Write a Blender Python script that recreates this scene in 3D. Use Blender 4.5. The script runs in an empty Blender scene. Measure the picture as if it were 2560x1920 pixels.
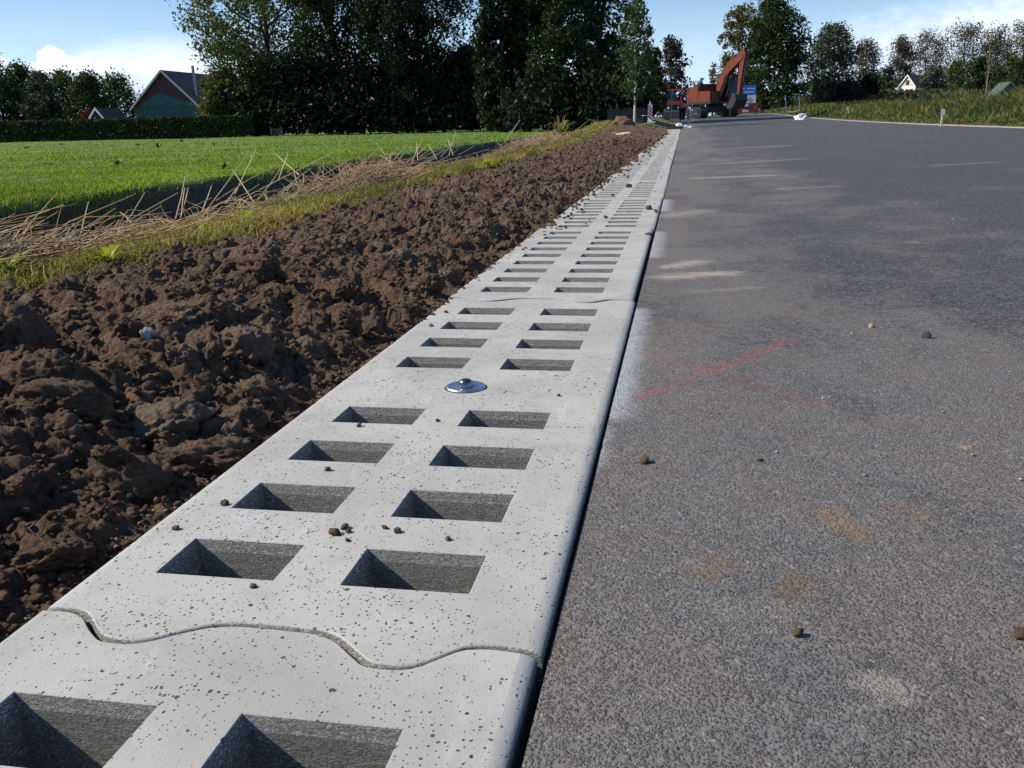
import bpy, bmesh, math, random
import numpy as np
from mathutils import Vector, Matrix, noise as mnoise

rng = np.random.default_rng(7)
random.seed(7)
SC = bpy.context.scene
COL = SC.collection
R = math.radians

# ------------------------------------------------------------------ camera
CAM = np.array([0.1325, 0.0, 0.537])
PITCH, ROLL, YAW, FPX = 0.27525, -0.024254, -0.184108, 2300.0
_fw = np.array([math.sin(YAW)*math.cos(PITCH), math.cos(YAW)*math.cos(PITCH), -math.sin(PITCH)])
_r0 = np.array([math.cos(YAW), -math.sin(YAW), 0.0]); _u0 = np.cross(_r0, _fw)
_r = _r0*math.cos(ROLL)+_u0*math.sin(ROLL); _u = -_r0*math.sin(ROLL)+_u0*math.cos(ROLL)
cd = bpy.data.cameras.new('camera'); cam = bpy.data.objects.new('camera', cd); COL.objects.link(cam)
cam.matrix_world = Matrix(((_r[0], _u[0], -_fw[0], CAM[0]), (_r[1], _u[1], -_fw[1], CAM[1]), (_r[2], _u[2], -_fw[2], CAM[2]), (0, 0, 0, 1)))
cd.sensor_width = 36; cd.lens = 36*FPX/2560; cd.clip_start = 0.02; cd.clip_end = 6000
SC.camera = cam

# ------------------------------------------------------------------ sky and sun
SUN_EL, SUN_AZ = R(38.5), R(-95.0)          # azimuth measured from +Y towards +X
sdir = Vector((math.sin(SUN_AZ)*math.cos(SUN_EL), math.cos(SUN_AZ)*math.cos(SUN_EL), math.sin(SUN_EL)))
sl = bpy.data.lights.new('sun', 'SUN'); sl.energy = 5.0; sl.angle = R(0.53); sl.color = (1.0, 0.93, 0.81)
so = bpy.data.objects.new('sun', sl); COL.objects.link(so)
so.rotation_euler = (-sdir).to_track_quat('-Z', 'Y').to_euler()
SC.view_settings.view_transform = 'Standard'; SC.view_settings.look = 'None'
SC.view_settings.exposure = 0.27; SC.view_settings.gamma = 1.0; SC.view_settings.use_curve_mapping = False
W = bpy.data.worlds.new('World'); SC.world = W; W.use_nodes = True
SC.cycles.use_denoising = True
SC.cycles.max_bounces = 6; SC.cycles.transparent_max_bounces = 6


class NT:
    """small node-tree helper"""
    def __init__(s, tree): s.t = tree; s.l = tree.links
    def n(s, typ, props=None, **ins):
        nd = s.t.nodes.new(typ)
        for k, v in (props or {}).items(): setattr(nd, k, v)
        for k, v in ins.items():
            key = int(k[1:]) if k[0] == 'i' and k[1:].isdigit() else k.replace('_', ' ')
            s.set(nd.inputs[key], v)
        return nd
    def set(s, sock, v):
        if isinstance(v, bpy.types.NodeSocket): s.l.new(v, sock)
        elif isinstance(v, bpy.types.Node): s.l.new(v.outputs[0], sock)
        else: sock.default_value = v
    def m(s, op, a, b=0.0, c=0.0, clamp=False):
        nd = s.n('ShaderNodeMath', {'operation': op, 'use_clamp': clamp}, i0=a, i1=b)
        if op in ('MULTIPLY_ADD', 'SMOOTH_MIN', 'COMPARE'): s.set(nd.inputs[2], c)
        return nd.outputs[0]
    def v(s, op, a, b=(0, 0, 0)):
        nd = s.n('ShaderNodeVectorMath', {'operation': op}); s.set(nd.inputs[0], a)
        if op == 'SCALE': s.set(nd.inputs['Scale'], b)
        else: s.set(nd.inputs[1], b)
        return nd.outputs['Value'] if op in ('DOT_PRODUCT', 'LENGTH', 'DISTANCE') else nd.outputs[0]
    def rng(s, x, a, b, c=0.0, d=1.0, sm=True):
        nd = s.n('ShaderNodeMapRange', {'interpolation_type': 'SMOOTHSTEP' if sm else 'LINEAR'})
        for i, q in enumerate((x, a, b, c, d)): s.set(nd.inputs[i], q)
        return nd.outputs[0]
    def mix(s, f, a, b, mode='MIX'):
        nd = s.n('ShaderNodeMix', {'data_type': 'RGBA', 'blend_type': mode})
        s.set(nd.inputs[0], f); s.set(nd.inputs[6], a); s.set(nd.inputs[7], b)
        return nd.outputs[2]
    def noise(s, vec, scale, detail=3.0, rough=0.55, dist=0.0, out=0):
        nd = s.n('ShaderNodeTexNoise', None, Scale=scale, Detail=detail, Roughness=rough, Distortion=dist)
        if vec is not None: s.set(nd.inputs['Vector'], vec)
        return nd.outputs[out]
    def vor(s, vec, scale, feat='F1', rnd=1.0):
        nd = s.n('ShaderNodeTexVoronoi', {'feature': feat}, Scale=scale)
        nd.inputs['Randomness'].default_value = rnd
        if vec is not None: s.set(nd.inputs['Vector'], vec)
        return nd
    def comb(s, x, y, z=0.0): return s.n('ShaderNodeCombineXYZ', None, X=x, Y=y, Z=z).outputs[0]


def C(r, g=None, b=None):
    return (r, r if g is None else g, r if b is None else b, 1.0)


# world: physical sky, with a low cumulus and a hazy bank of cloud as part of it
w = NT(W.node_tree); W.node_tree.nodes.clear()
sky = w.n('ShaderNodeTexSky', {'sky_type': 'NISHITA', 'sun_disc': False, 'sun_elevation': SUN_EL, 'sun_rotation': SUN_AZ, 'altitude': 0, 'air_density': 1.0, 'dust_density': 0.1, 'ozone_density': 2.0})
tc = w.n('ShaderNodeTexCoord').outputs['Generated']
sx = w.n('ShaderNodeSeparateXYZ', None, Vector=tc)
az = w.m('ARCTAN2', sx.outputs[0], sx.outputs[1]); el = w.m('ARCSINE', sx.outputs[2])
q = w.comb(az, w.m('MULTIPLY', el, 1.6), 0.0)
nbig = w.noise(q, 7.0, 7.0, 0.6); nfine = w.noise(q, 24.0, 6.0, 0.62)
nvf = w.noise(q, 70.0, 5.0, 0.65)
nn = w.m('ADD', w.m('MULTIPLY', w.m('SUBTRACT', nbig, 0.5), 0.9), w.m('ADD', w.m('MULTIPLY', w.m('SUBTRACT', nfine, 0.5), 0.9), w.m('MULTIPLY', w.m('SUBTRACT', nvf, 0.5), 0.7)))
def blob(a0, e0, ra, re, soft, amp=1.0):
    dx = w.m('DIVIDE', w.m('SUBTRACT', az, R(a0)), R(ra)); dy = w.m('DIVIDE', w.m('SUBTRACT', el, R(e0)), R(re))
    d = w.m('SQRT', w.m('ADD', w.m('MULTIPLY', dx, dx), w.m('MULTIPLY', dy, dy)))
    d = w.m('ADD', d, w.m('MULTIPLY', nn, -amp))
    return w.rng(d, 1.0+soft, 1.0-soft)
SKYW = w
lowf = w.noise(w.comb(az, 0.0, 3.1), 2.2, 2.0, 0.5)
band = w.m('MULTIPLY', w.rng(w.m('ADD', el, w.m('MULTIPLY', nn, -0.03)), R(5.0), R(1.0)), w.rng(lowf, 0.46, 0.64, 0.0, 0.6))
cum = w.m('MAXIMUM', blob(-35.4, 3.65, 0.8, 0.85, 0.10, 0.9), blob(-34.8, 2.5, 2.5, 1.5, 0.15, 0.9))
cum = w.m('MAXIMUM', cum, blob(-38.2, 3.0, 1.2, 1.1, 0.2, 0.7))
bank = w.m('MULTIPLY', blob(-30.5, 2.2, 4.6, 2.2, 0.5, 0.35), 0.8)
bankr = w.m('MULTIPLY', w.m('MAXIMUM', blob(19.0, 3.6, 9.0, 2.3, 0.5, 0.8), blob(12.5, 2.6, 7.0, 1.7, 0.5, 0.6)), 0.62)
mask = w.m('MAXIMUM', w.m('MAXIMUM', cum, bank), w.m('MAXIMUM', bankr, band), clamp=True)
ctone = w.rng(w.m('ADD', nn, w.rng(el, R(1.5), R(4.8), -0.25, 0.25, False)), -0.45, 0.4)
ccol = w.mix(ctone, C(6.3, 7.4, 9.6), C(11.0, 11.4, 12.0))
clear = w.mix(1.0, sky.outputs[0], C(.80, .96, 1.18), 'MULTIPLY')
clear = w.mix(w.rng(el, R(8.5), R(0.0), 0.0, 0.9), clear, C(6.4, 8.3, 11.2))          # pale moist air low over the horizon
skyc = w.mix(mask, clear, ccol)
bg = w.n('ShaderNodeBackground', None, Color=skyc, Strength=0.095)
wo = w.n('ShaderNodeOutputWorld'); w.l.new(bg.outputs[0], wo.inputs[0])

# ------------------------------------------------------------------ numeric noise
def _h(ix, iy, iz, seed):
    n = (ix.astype(np.int64)*374761393 + iy.astype(np.int64)*668265263 + iz.astype(np.int64)*2147483647 + seed*974711) & 0xffffffff
    n = ((n ^ (n >> 13))*1274126177) & 0xffffffff
    n = ((n ^ (n >> 16))*2246822519) & 0xffffffff
    return ((n ^ (n >> 15)) & 0xffffff)/float(0xffffff)
def vn(x, y, seed=0):
    x = np.asarray(x, float); y = np.asarray(y, float)
    ix = np.floor(x); iy = np.floor(y); fx = x-ix; fy = y-iy
    ux = fx*fx*fx*(fx*(fx*6-15)+10); uy = fy*fy*fy*(fy*(fy*6-15)+10)
    z = np.zeros_like(ix)
    a = _h(ix, iy, z, seed); b = _h(ix+1, iy, z, seed); c = _h(ix, iy+1, z, seed); d = _h(ix+1, iy+1, z, seed)
    return (a*(1-ux)+b*ux)*(1-uy)+(c*(1-ux)+d*ux)*uy
def fbm(x, y, oct=4, seed=0):
    s = 0; a = .5
    for o in range(oct):
        s = s+a*(vn(np.asarray(x)*2**o+17.3*o, np.asarray(y)*2**o-9.1*o, seed+o)-.5)*2; a *= .5
    return s
def worley(x, y, seed=0):
    x = np.asarray(x, float); y = np.asarray(y, float)
    ix = np.floor(x); iy = np.floor(y); best = np.full(x.shape, 9.0); rid = np.zeros(x.shape)
    z = np.zeros_like(ix)
    for dx in (-1, 0, 1):
        for dy in (-1, 0, 1):
            cx = ix+dx; cy = iy+dy
            px = cx+_h(cx, cy, z, seed); py = cy+_h(cx, cy, z, seed+31)
            d = np.hypot(x-px, y-py); m = d < best
            best = np.where(m, d, best); rid = np.where(m, _h(cx, cy, z, seed+77), rid)
    return best, rid
def sstep(a, b, x):
    t = np.clip((np.asarray(x, float)-a)/(b-a), 0, 1); return t*t*(3-2*t)

# ------------------------------------------------------------------ object helpers
def finish(me, smooth=False):
    if smooth: me.polygons.foreach_set('use_smooth', np.ones(len(me.polygons), bool))
    me.update()
def link(name, me, mat, parent=None):
    o = bpy.data.objects.new(name, me); COL.objects.link(o)
    if mat is not None and me is not None and not me.materials: me.materials.append(mat)
    if parent is not None: o.parent = parent
    return o
def tag(o, label=None, cat=None, group=None, kind=None):
    if label: o['label'] = label
    if cat: o['category'] = cat
    if group: o['group'] = group
    if kind: o['kind'] = kind
    return o
def empty(name, loc, rz=0.0):
    o = bpy.data.objects.new(name, None); COL.objects.link(o); o.location = loc; o.rotation_euler = (0, 0, rz); o.empty_display_size = .1
    return o
def copy_tree(o, parent=None):
    c = o.copy(); COL.objects.link(c); c.parent = parent
    for ch in list(o.children): copy_tree(ch, c)
    return c
def np_mesh(name, V, F, smooth=False):
    """V (n,3), F (m,k) all faces with k corners"""
    V = np.ascontiguousarray(V, dtype=np.float32); F = np.ascontiguousarray(F, dtype=np.int32)
    me = bpy.data.meshes.new(name); me.vertices.add(len(V)); me.vertices.foreach_set('co', V.ravel())
    k = F.shape[1]; me.loops.add(F.size); me.loops.foreach_set('vertex_index', F.ravel())
    me.polygons.add(len(F)); me.polygons.foreach_set('loop_start', np.arange(0, F.size, k, dtype=np.int32))
    me.polygons.foreach_set('loop_total', np.full(len(F), k, dtype=np.int32))
    me.update(calc_edges=True); me.validate()
    finish(me, smooth); return me
def grid_mesh(name, X, Y, Z, smooth=True):
    n, m = X.shape
    V = np.stack([X, Y, Z], -1).reshape(-1, 3)
    i = np.arange(n*m).reshape(n, m)
    F = np.stack([i[:-1, :-1], i[:-1, 1:], i[1:, 1:], i[1:, :-1]], -1).reshape(-1, 4)
    a, b, c = V[F[0, 0]], V[F[0, 1]], V[F[0, 2]]
    if np.cross(b-a, c-a)[2] < 0: F = F[:, ::-1]
    return np_mesh(name, V, F, smooth)

class MB:
    """collects polygons for ONE mesh"""
    def __init__(s): s.v = []; s.f = []; s.sm = []
    def add(s, vs, fs, smooth=False):
        k = len(s.v); s.v += [tuple(p) for p in vs]; s.f += [tuple(i+k for i in f) for f in fs]; s.sm += [smooth]*len(fs); return s
    def box(s, x0, x1, y0, y1, z0, z1, M=None):
        vs = [Vector(p) for p in ((x0, y0, z0), (x1, y0, z0), (x1, y1, z0), (x0, y1, z0), (x0, y0, z1), (x1, y0, z1), (x1, y1, z1), (x0, y1, z1))]
        if M is not None: vs = [M @ p for p in vs]
        return s.add(vs, [(0, 3, 2, 1), (4, 5, 6, 7), (0, 1, 5, 4), (1, 2, 6, 5), (2, 3, 7, 6), (3, 0, 4, 7)])
    def prism(s, pts, a0, a1, axis='y', M=None, cap=True):
        """pts: outline in the two other axes, extruded along axis"""
        n = len(pts)
        def P(p, a): return Vector((p[0], a, p[1])) if axis == 'y' else (Vector((a, p[0], p[1])) if axis == 'x' else Vector((p[0], p[1], a)))
        vs = [P(p, a0) for p in pts]+[P(p, a1) for p in pts]
        if M is not None: vs = [M @ p for p in vs]
        fs = [(i, (i+1) % n, n+(i+1) % n, n+i) for i in range(n)]
        if cap: fs += [tuple(range(n))[::-1], tuple(range(n, 2*n))]
        return s.add(vs, fs)
    def tube(s, pts, rad, seg=8, caps=True, smooth=True):
        pts = [Vector(p) for p in pts]; n = len(pts)
        rad = rad if hasattr(rad, '__len__') else [rad]*n
        vs = []; up = None
        for i, p in enumerate(pts):
            d = (pts[min(i+1, n-1)]-pts[max(i-1, 0)]).normalized()
            if up is None: up = Vector((0, 0, 1)) if abs(d.z) < .9 else Vector((1, 0, 0))
            a = d.cross(up).normalized(); b = a.cross(d).normalized(); up = b
            for k in range(seg):
                t = 2*math.pi*k/seg; vs.append(p+(a*math.cos(t)+b*math.sin(t))*rad[i])
        fs = [(i*seg+k, i*seg+(k+1) % seg, (i+1)*seg+(k+1) % seg, (i+1)*seg+k) for i in range(n-1) for k in range(seg)]
        s.add(vs, fs, smooth)
        if caps:
            s.add(vs[:seg], [tuple(range(seg))[::-1]]); s.add(vs[-seg:], [tuple(range(seg))])
        return s
    def lathe(s, prof, seg=24, c=(0, 0, 0), smooth=True, M=None):
        vs = []
        for r, z in prof:
            for k in range(seg):
                t = 2*math.pi*k/seg; p = Vector((c[0]+r*math.cos(t), c[1]+r*math.sin(t), c[2]+z)); vs.append(M @ p if M is not None else p)
        fs = [(i*seg+k, i*seg+(k+1) % seg, (i+1)*seg+(k+1) % seg, (i+1)*seg+k) for i in range(len(prof)-1) for k in range(seg)]
        return s.add(vs, fs, smooth)
    def build(s, name, mat, parent=None):
        me = bpy.data.meshes.new(name); me.from_pydata(s.v, [], s.f)
        me.polygons.foreach_set('use_smooth', np.array(s.sm, bool)); me.update()
        bm = bmesh.new(); bm.from_mesh(me); bmesh.ops.recalc_face_normals(bm, faces=bm.faces); bm.to_mesh(me); bm.free()
        return link(name, me, mat, parent)

# bearing of a column of the view: real lateral position of a thing standing Y metres down the road
def latx(px, Y):
    py = 341.3-0.02426*px
    d = _fw*FPX+_r*(px-1280)+_u*(960-py)
    return CAM[0]+Y*d[0]/d[1]
def at(px, py, Y):
    d = _fw*FPX+_r*(px-1280)+_u*(960-py); k = Y/d[1]
    return Vector((CAM[0]+k*d[0], Y, CAM[2]+k*d[2]))

# ------------------------------------------------------------------ materials
def newmat(name):
    m = bpy.data.materials.new(name); m.use_nodes = True; m.node_tree.nodes.clear()
    t = NT(m.node_tree); out = t.n('ShaderNodeOutputMaterial')
    return m, t, out
def princ(t, out, **k):
    p = t.n('ShaderNodeBsdfPrincipled')
    for a, v in k.items(): t.set(p.inputs[a.replace('_', ' ')], v)
    t.l.new(p.outputs[0], out.inputs[0]); return p
def plain(name, col, rough=.6, metal=0.0, var=.12, scale=6.0, bump=0.0, spec=.4):
    m, t, out = newmat(name); tc = t.n('ShaderNodeTexCoord').outputs['Object']
    n = t.noise(tc, scale, 4.0, .6)
    c = t.mix(t.rng(n, .25, .75), C(*[x*(1-var) for x in col]), C(*[min(1, x*(1+var)) for x in col]))
    k = dict(Base_Color=c, Roughness=rough, Metallic=metal); k['Specular_IOR_Level'] = spec
    if bump: k['Normal'] = t.n('ShaderNodeBump', None, Strength=bump, Distance=.01, Height=t.noise(tc, scale*8, 3.0)).outputs[0]
    princ(t, out, **k); return m
def leafmat(name, cols, trans=.25, rough=.55, tscale=.7, tvar=.35):
    """each leaf takes its own shade; thin leaves let some light through"""
    m, t, out = newmat(name)
    r = t.n('ShaderNodeNewGeometry').outputs['Random Per Island']
    ramp = t.n('ShaderNodeValToRGB', None, Fac=r); e = ramp.color_ramp.elements
    while len(e) < len(cols): e.new(.5)
    for i, c in enumerate(cols): e[i].position = i/max(1, len(cols)-1); e[i].color = C(*c)
    tone = t.rng(t.noise(t.n('ShaderNodeNewGeometry').outputs['Position'], tscale, 3.0, .6), .3, .7, 1-tvar, 1+tvar)
    lc = t.mix(1.0, ramp.outputs[0], t.comb(tone, t.m('MULTIPLY_ADD', tone, .85, .15), t.m('MULTIPLY_ADD', tone, .5, .5)), 'MULTIPLY')
    p = t.n('ShaderNodeBsdfPrincipled', None, Base_Color=lc, Roughness=rough); p.inputs['Specular IOR Level'].default_value = .12
    tr = t.n('ShaderNodeBsdfTranslucent', None, Color=t.mix(1.0, lc, C(1.3, 1.25, .6), 'MULTIPLY'))
    mx = t.n('ShaderNodeMixShader', None, Fac=trans); t.l.new(p.outputs[0], mx.inputs[1]); t.l.new(tr.outputs[0], mx.inputs[2])
    t.l.new(mx.outputs[0], out.inputs[0]); return m

def mat_concrete():
    m, t, out = newmat('cast_concrete')
    oi = t.n('ShaderNodeObjectInfo')
    tc = t.v('ADD', t.n('ShaderNodeTexCoord').outputs['Object'], t.v('SCALE', t.comb(oi.outputs['Random'], oi.outputs['Random'], 0.0), 37.0))
    nz = t.n('ShaderNodeSeparateXYZ', None, Vector=t.n('ShaderNodeNewGeometry').outputs['Normal']).outputs[2]
    top = t.rng(nz, .5, .9)
    big = t.noise(tc, 3.5, 5.0, .6, .4); mid = t.noise(tc, 16.0, 4.0, .6); fine = t.noise(tc, 260.0, 3.0, .6)
    c = t.mix(t.rng(big, .3, .7), C(.365, .355, .32), C(.465, .452, .415))
    c = t.mix(t.m('MULTIPLY', t.rng(mid, .5, .72), .35), c, C(.33, .31, .265))
    c = t.mix(t.m('MULTIPLY', t.rng(fine, .35, .7), .22), c, C(.29, .29, .28))
    # white laitance smears and a few rust-brown specks
    sm = t.noise(t.v('MULTIPLY', tc, (9.0, 2.2, 9.0)), 1.6, 5.0, .65, 1.2)
    c = t.mix(t.m('MULTIPLY', t.rng(sm, .56, .72), .55), c, C(.50, .50, .49))
    dirt = t.noise(t.v('ADD', tc, (9.0, 4.0, 0.0)), 5.0, 6.0, .7, .8)
    c = t.mix(t.m('MULTIPLY', t.rng(dirt, .56, .8), .5), c, C(.25, .21, .155))
    blot = t.noise(t.v('ADD', tc, (2.0, 7.0, 0.0)), 2.2, 7.0, .68, 1.0)
    c = t.mix(t.m('MULTIPLY', t.rng(blot, .48, .64), .35), c, C(.30, .29, .265))
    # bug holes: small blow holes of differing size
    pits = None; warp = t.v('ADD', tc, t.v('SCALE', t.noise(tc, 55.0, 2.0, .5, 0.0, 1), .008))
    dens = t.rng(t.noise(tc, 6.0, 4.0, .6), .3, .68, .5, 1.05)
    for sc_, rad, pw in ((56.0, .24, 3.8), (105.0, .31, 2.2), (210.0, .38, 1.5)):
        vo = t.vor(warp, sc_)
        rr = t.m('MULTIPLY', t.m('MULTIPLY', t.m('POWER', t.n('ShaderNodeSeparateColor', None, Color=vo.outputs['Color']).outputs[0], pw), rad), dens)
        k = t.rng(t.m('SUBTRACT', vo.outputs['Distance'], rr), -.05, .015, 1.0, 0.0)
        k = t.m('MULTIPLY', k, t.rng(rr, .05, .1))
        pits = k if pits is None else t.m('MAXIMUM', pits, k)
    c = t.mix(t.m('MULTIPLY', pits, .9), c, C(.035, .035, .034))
    # sides and hole walls: rougher, warm tint put into the colour to offset blue skylight
    wallc = t.mix(t.rng(t.noise(t.v('MULTIPLY', tc, (1.0, 1.0, 4.0)), 60.0, 5.0, .7), .35, .7), C(.35, .335, .30), C(.53, .51, .46))
    c = t.mix(top, t.mix(t.m('MULTIPLY', pits, .5), wallc, C(.1)), c)
    hgt = t.m('ADD', t.m('MULTIPLY', fine, .18), t.m('MULTIPLY', pits, -1.0))
    b1 = t.n('ShaderNodeBump', None, Strength=.8, Distance=.003, Height=hgt)
    wallb = t.noise(t.v('MULTIPLY', tc, (1.0, 1.0, 1.8)), 260.0, 4.0, .7)
    b2 = t.n('ShaderNodeBump', None, Strength=t.m('SUBTRACT', 1.0, top), Distance=.005, Height=t.rng(wallb, .42, .72), Normal=b1.outputs[0])
    p = princ(t, out, Base_Color=c, Roughness=t.m('MULTIPLY_ADD', top, .25, .6), Normal=b2.outputs[0]); p.inputs['Specular IOR Level'].default_value = .35
    return m

def capsule(t, p, a, b):
    """distance from p to the segment a-b in the road plane"""
    a = Vector((a[0], a[1], 0)); b = Vector((b[0], b[1], 0)); ab = b-a
    pa = t.v('SUBTRACT', p, tuple(a))
    h = t.m('DIVIDE', t.v('DOT_PRODUCT', pa, tuple(ab)), max(ab.length_squared, 1e-6), clamp=True)
    return t.v('LENGTH', t.v('SUBTRACT', pa, t.v('SCALE', tuple(ab), h)))

def mat_asphalt():
    m, t, out = newmat('dusty_asphalt')
    tc0 = t.n('ShaderNodeTexCoord').outputs['Object']
    flat = t.v('MULTIPLY', tc0, (1.0, 1.0, 0.0))
    wflat = t.v('ADD', flat, t.v('SCALE', t.noise(flat, 120.0, 3.0, .65, 0.0, 1), .008))
    g1 = t.vor(wflat, 215.0); g2 = t.vor(wflat, 90.0); gf = t.noise(flat, 380.0, 3.0, .7)
    sep = t.n('ShaderNodeSeparateColor', None, Color=g1.outputs['Color']).outputs; sep2 = t.n('ShaderNodeSeparateColor', None, Color=g2.outputs['Color']).outputs
    grain = t.m('ADD', t.m('MULTIPLY', sep[0], .5), t.m('MULTIPLY', gf, .5))
    stone_ = t.mix(t.rng(t.m('ADD', t.m('MULTIPLY', sep[0], .6), t.m('MULTIPLY', sep2[1], .4)), .15, .85), C(.026, .027, .032), C(.098, .097, .102))
    stone_ = t.mix(t.m('MULTIPLY', t.rng(sep[1], .91, .95), .7), stone_, C(.34, .32, .29))
    g3 = t.vor(wflat, 330.0); pickn = t.rng(t.noise(flat, 38.0, 3.0, .6), .44, .56)
    dmix = t.m('ADD', t.m('MULTIPLY', g1.outputs['Distance'], t.m('SUBTRACT', 1.0, pickn)), t.m('MULTIPLY', g3.outputs['Distance'], pickn))
    crev = t.rng(t.m('ADD', dmix, t.m('MULTIPLY', t.m('SUBTRACT', gf, .5), .95)), .22, .68)
    # pale dust trodden into the crevices, in patches and along wheel tracks
    along = t.v('MULTIPLY', flat, (1.0, .22, 1.0))
    d1 = t.noise(flat, 2.1, 6.0, .65, .6); d2 = t.noise(along, 1.5, 5.0, .6, .3); d3 = t.noise(flat, 30.0, 5.0, .72)
    near_slab = t.rng(t.n('ShaderNodeSeparateXYZ', None, Vector=flat).outputs[0], .1, 2.2, .13, -.06)
    dust = t.m('ADD', t.m('ADD', t.m('MULTIPLY', d1, .5), t.m('MULTIPLY', d2, .5)), near_slab)
    dust = t.m('ADD', dust, t.m('MULTIPLY', t.m('SUBTRACT', d3, .5), .4))
    dust = t.m('ADD', dust, t.rng(t.n('ShaderNodeSeparateXYZ', None, Vector=flat).outputs[1], .8, 3.0, .05, -.05))
    dk = t.rng(dust, .42, .64)
    dcol = t.mix(t.rng(t.noise(flat, 3.3, 5.0, .7, .5), .36, .6), C(.205, .195, .182), C(.232, .198, .168))
    c = t.mix(t.m('MULTIPLY', t.m('ADD', t.m('MULTIPLY', crev, .66), .17), t.m('MULTIPLY_ADD', dk, .92, .08)), stone_, dcol)
    ochre = t.noise(t.v('ADD', flat, (11.0, 2.0, 0)), 6.5, 4.0, .6, .3)
    c = t.mix(t.m('MULTIPLY', t.m('MULTIPLY', t.rng(ochre, .66, .80), crev), .5), c, C(.25, .15, .06))
    # dribbles of pale mortar, drawn out across the road further off
    spot = t.noise(t.v('MULTIPLY', t.v('ADD', flat, (5.0, 1.0, 0)), (.9, 1.0, 1.0)), 3.4, 3.0, .6, .6)
    c = t.mix(t.m('MULTIPLY', t.rng(t.m('ADD', spot, t.m('MULTIPLY', t.m('SUBTRACT', d3, .5), .25)), .71, .79), .45), c, C(.40, .355, .30))
    dw = t.v('ADD', flat, t.v('SCALE', t.v('SUBTRACT', t.noise(flat, 9.0, 5.0, .7, 0.0, 1), (.5, .5, .5)), .16))
    gate = t.rng(t.m('ADD', d3, t.m('MULTIPLY', grain, .35)), .42, .72, .15, 1.0)
    for a, b, r0, r1, k, col in (
            ((.08, 3.36), (.30, 3.42), .0, .10, .9, (.46, .41, .35)), ((.10, 3.62), (.20, 3.72), .0, .09, .85, (.46, .41, .35)),
            ((.05, 5.6), (.25, 5.85), .0, .20, .55, (.44, .39, .33)), ((.2, 3.05), (.4, 3.1), .0, .05, .3, (.42, .38, .33)),
            ((.9, 7.5), (1.3, 7.6), .0, .12, .45, (.36, .33, .28)), ((.55, 12.0), (1.6, 12.6), .0, .22, .4, (.40, .36, .31)),
            ((.3, 9.2), (.9, 9.3), .0, .22, .6, (.42, .38, .33)), ((1.1, 18.0), (2.0, 18.3), .0, .3, .5, (.42, .38, .33)),
            ((2.6, 10.0), (3.2, 10.2), .0, .12, .5, (.38, .33, .25)), ((3.3, 9.0), (3.8, 9.4), .0, .1, .6, (.4, .33, .28)),
            ((.27, 1.02), (.29, 1.05), .0, .045, .6, (.17, .10, .05)), ((.17, 1.06), (.18, 1.1), .0, .03, .6, (.24, .15, .08)),
            ((.35, 1.25), (.38, 1.2), .0, .035, .6, (.30, .17, .06)), ((.44, 1.28), (.45, 1.27), .0, .03, .7, (.28, .15, .06)),
            ((.615, 1.57), (.64, 1.57), .0, .022, .9, (.48, .36, .18)), ((.22, .98), (.24, .96), .0, .06, .2, (.36, .32, .28))):
        d = capsule(t, dw, a, b)
        c = t.mix(t.m('MULTIPLY', t.m('MULTIPLY', t.rng(d, r0, r1, 1.0, 0.0), gate), k), c, C(*col))
    # sprayed marks: white overspray along the slab edge, and the red cross
    for a, b, rr, k in (((.0, 1.72), (.0, 2.72), .075, .8), ((.0, 3.9), (.0, 4.75), .09, .7), ((.0, 5.95), (.0, 6.75), .10, .7), ((.0, 1.45), (.0, 1.62), .035, .5)):
        d = capsule(t, t.v('ADD', flat, t.v('SCALE', t.v('SUBTRACT', t.noise(flat, 14.0, 4.0, .7, 0.0, 1), (.5, .5, .5)), .05)), a, b)
        c = t.mix(t.m('MULTIPLY', t.m('MULTIPLY', t.rng(d, .0, rr, 1.0, 0.0), t.rng(grain, .25, .6, .55, 1.0)), k), c, C(.55, .57, .60))
    rw = t.v('ADD', flat, t.v('SCALE', t.v('SUBTRACT', t.noise(flat, 30.0, 4.0, .7, 0.0, 1), (.5, .5, .5)), .02))
    fade = t.rng(t.noise(flat, 9.0, 4.0, .65), .3, .6, .45, 1.0)
    for a, b, rr, k in (((.055, 1.825), (.425, 2.355), .032, .40), ((.062, 2.2), (.415, 1.79), .030, .24)):
        d = capsule(t, rw, a, b)
        c = t.mix(t.m('MULTIPLY', t.m('MULTIPLY', t.rng(d, .002, rr, 1.0, 0.0), t.m('MULTIPLY', fade, t.rng(t.m('ADD', grain, t.m('MULTIPLY', d3, .8)), .55, 1.05, .05, 1.0))), k), c, C(.40, .075, .095))
    hgt = t.m('ADD', t.m('MULTIPLY', t.m('SUBTRACT', 1.0, crev), .8), t.m('ADD', t.m('MULTIPLY', sep[2], .5), t.m('MULTIPLY', gf, 1.0)))
    b = t.n('ShaderNodeBump', None, Strength=.85, Distance=.0030, Height=hgt)
    p = princ(t, out, Base_Color=c, Roughness=.78, Normal=b.outputs[0]); p.inputs['Specular IOR Level'].default_value = .3
    return m

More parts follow.
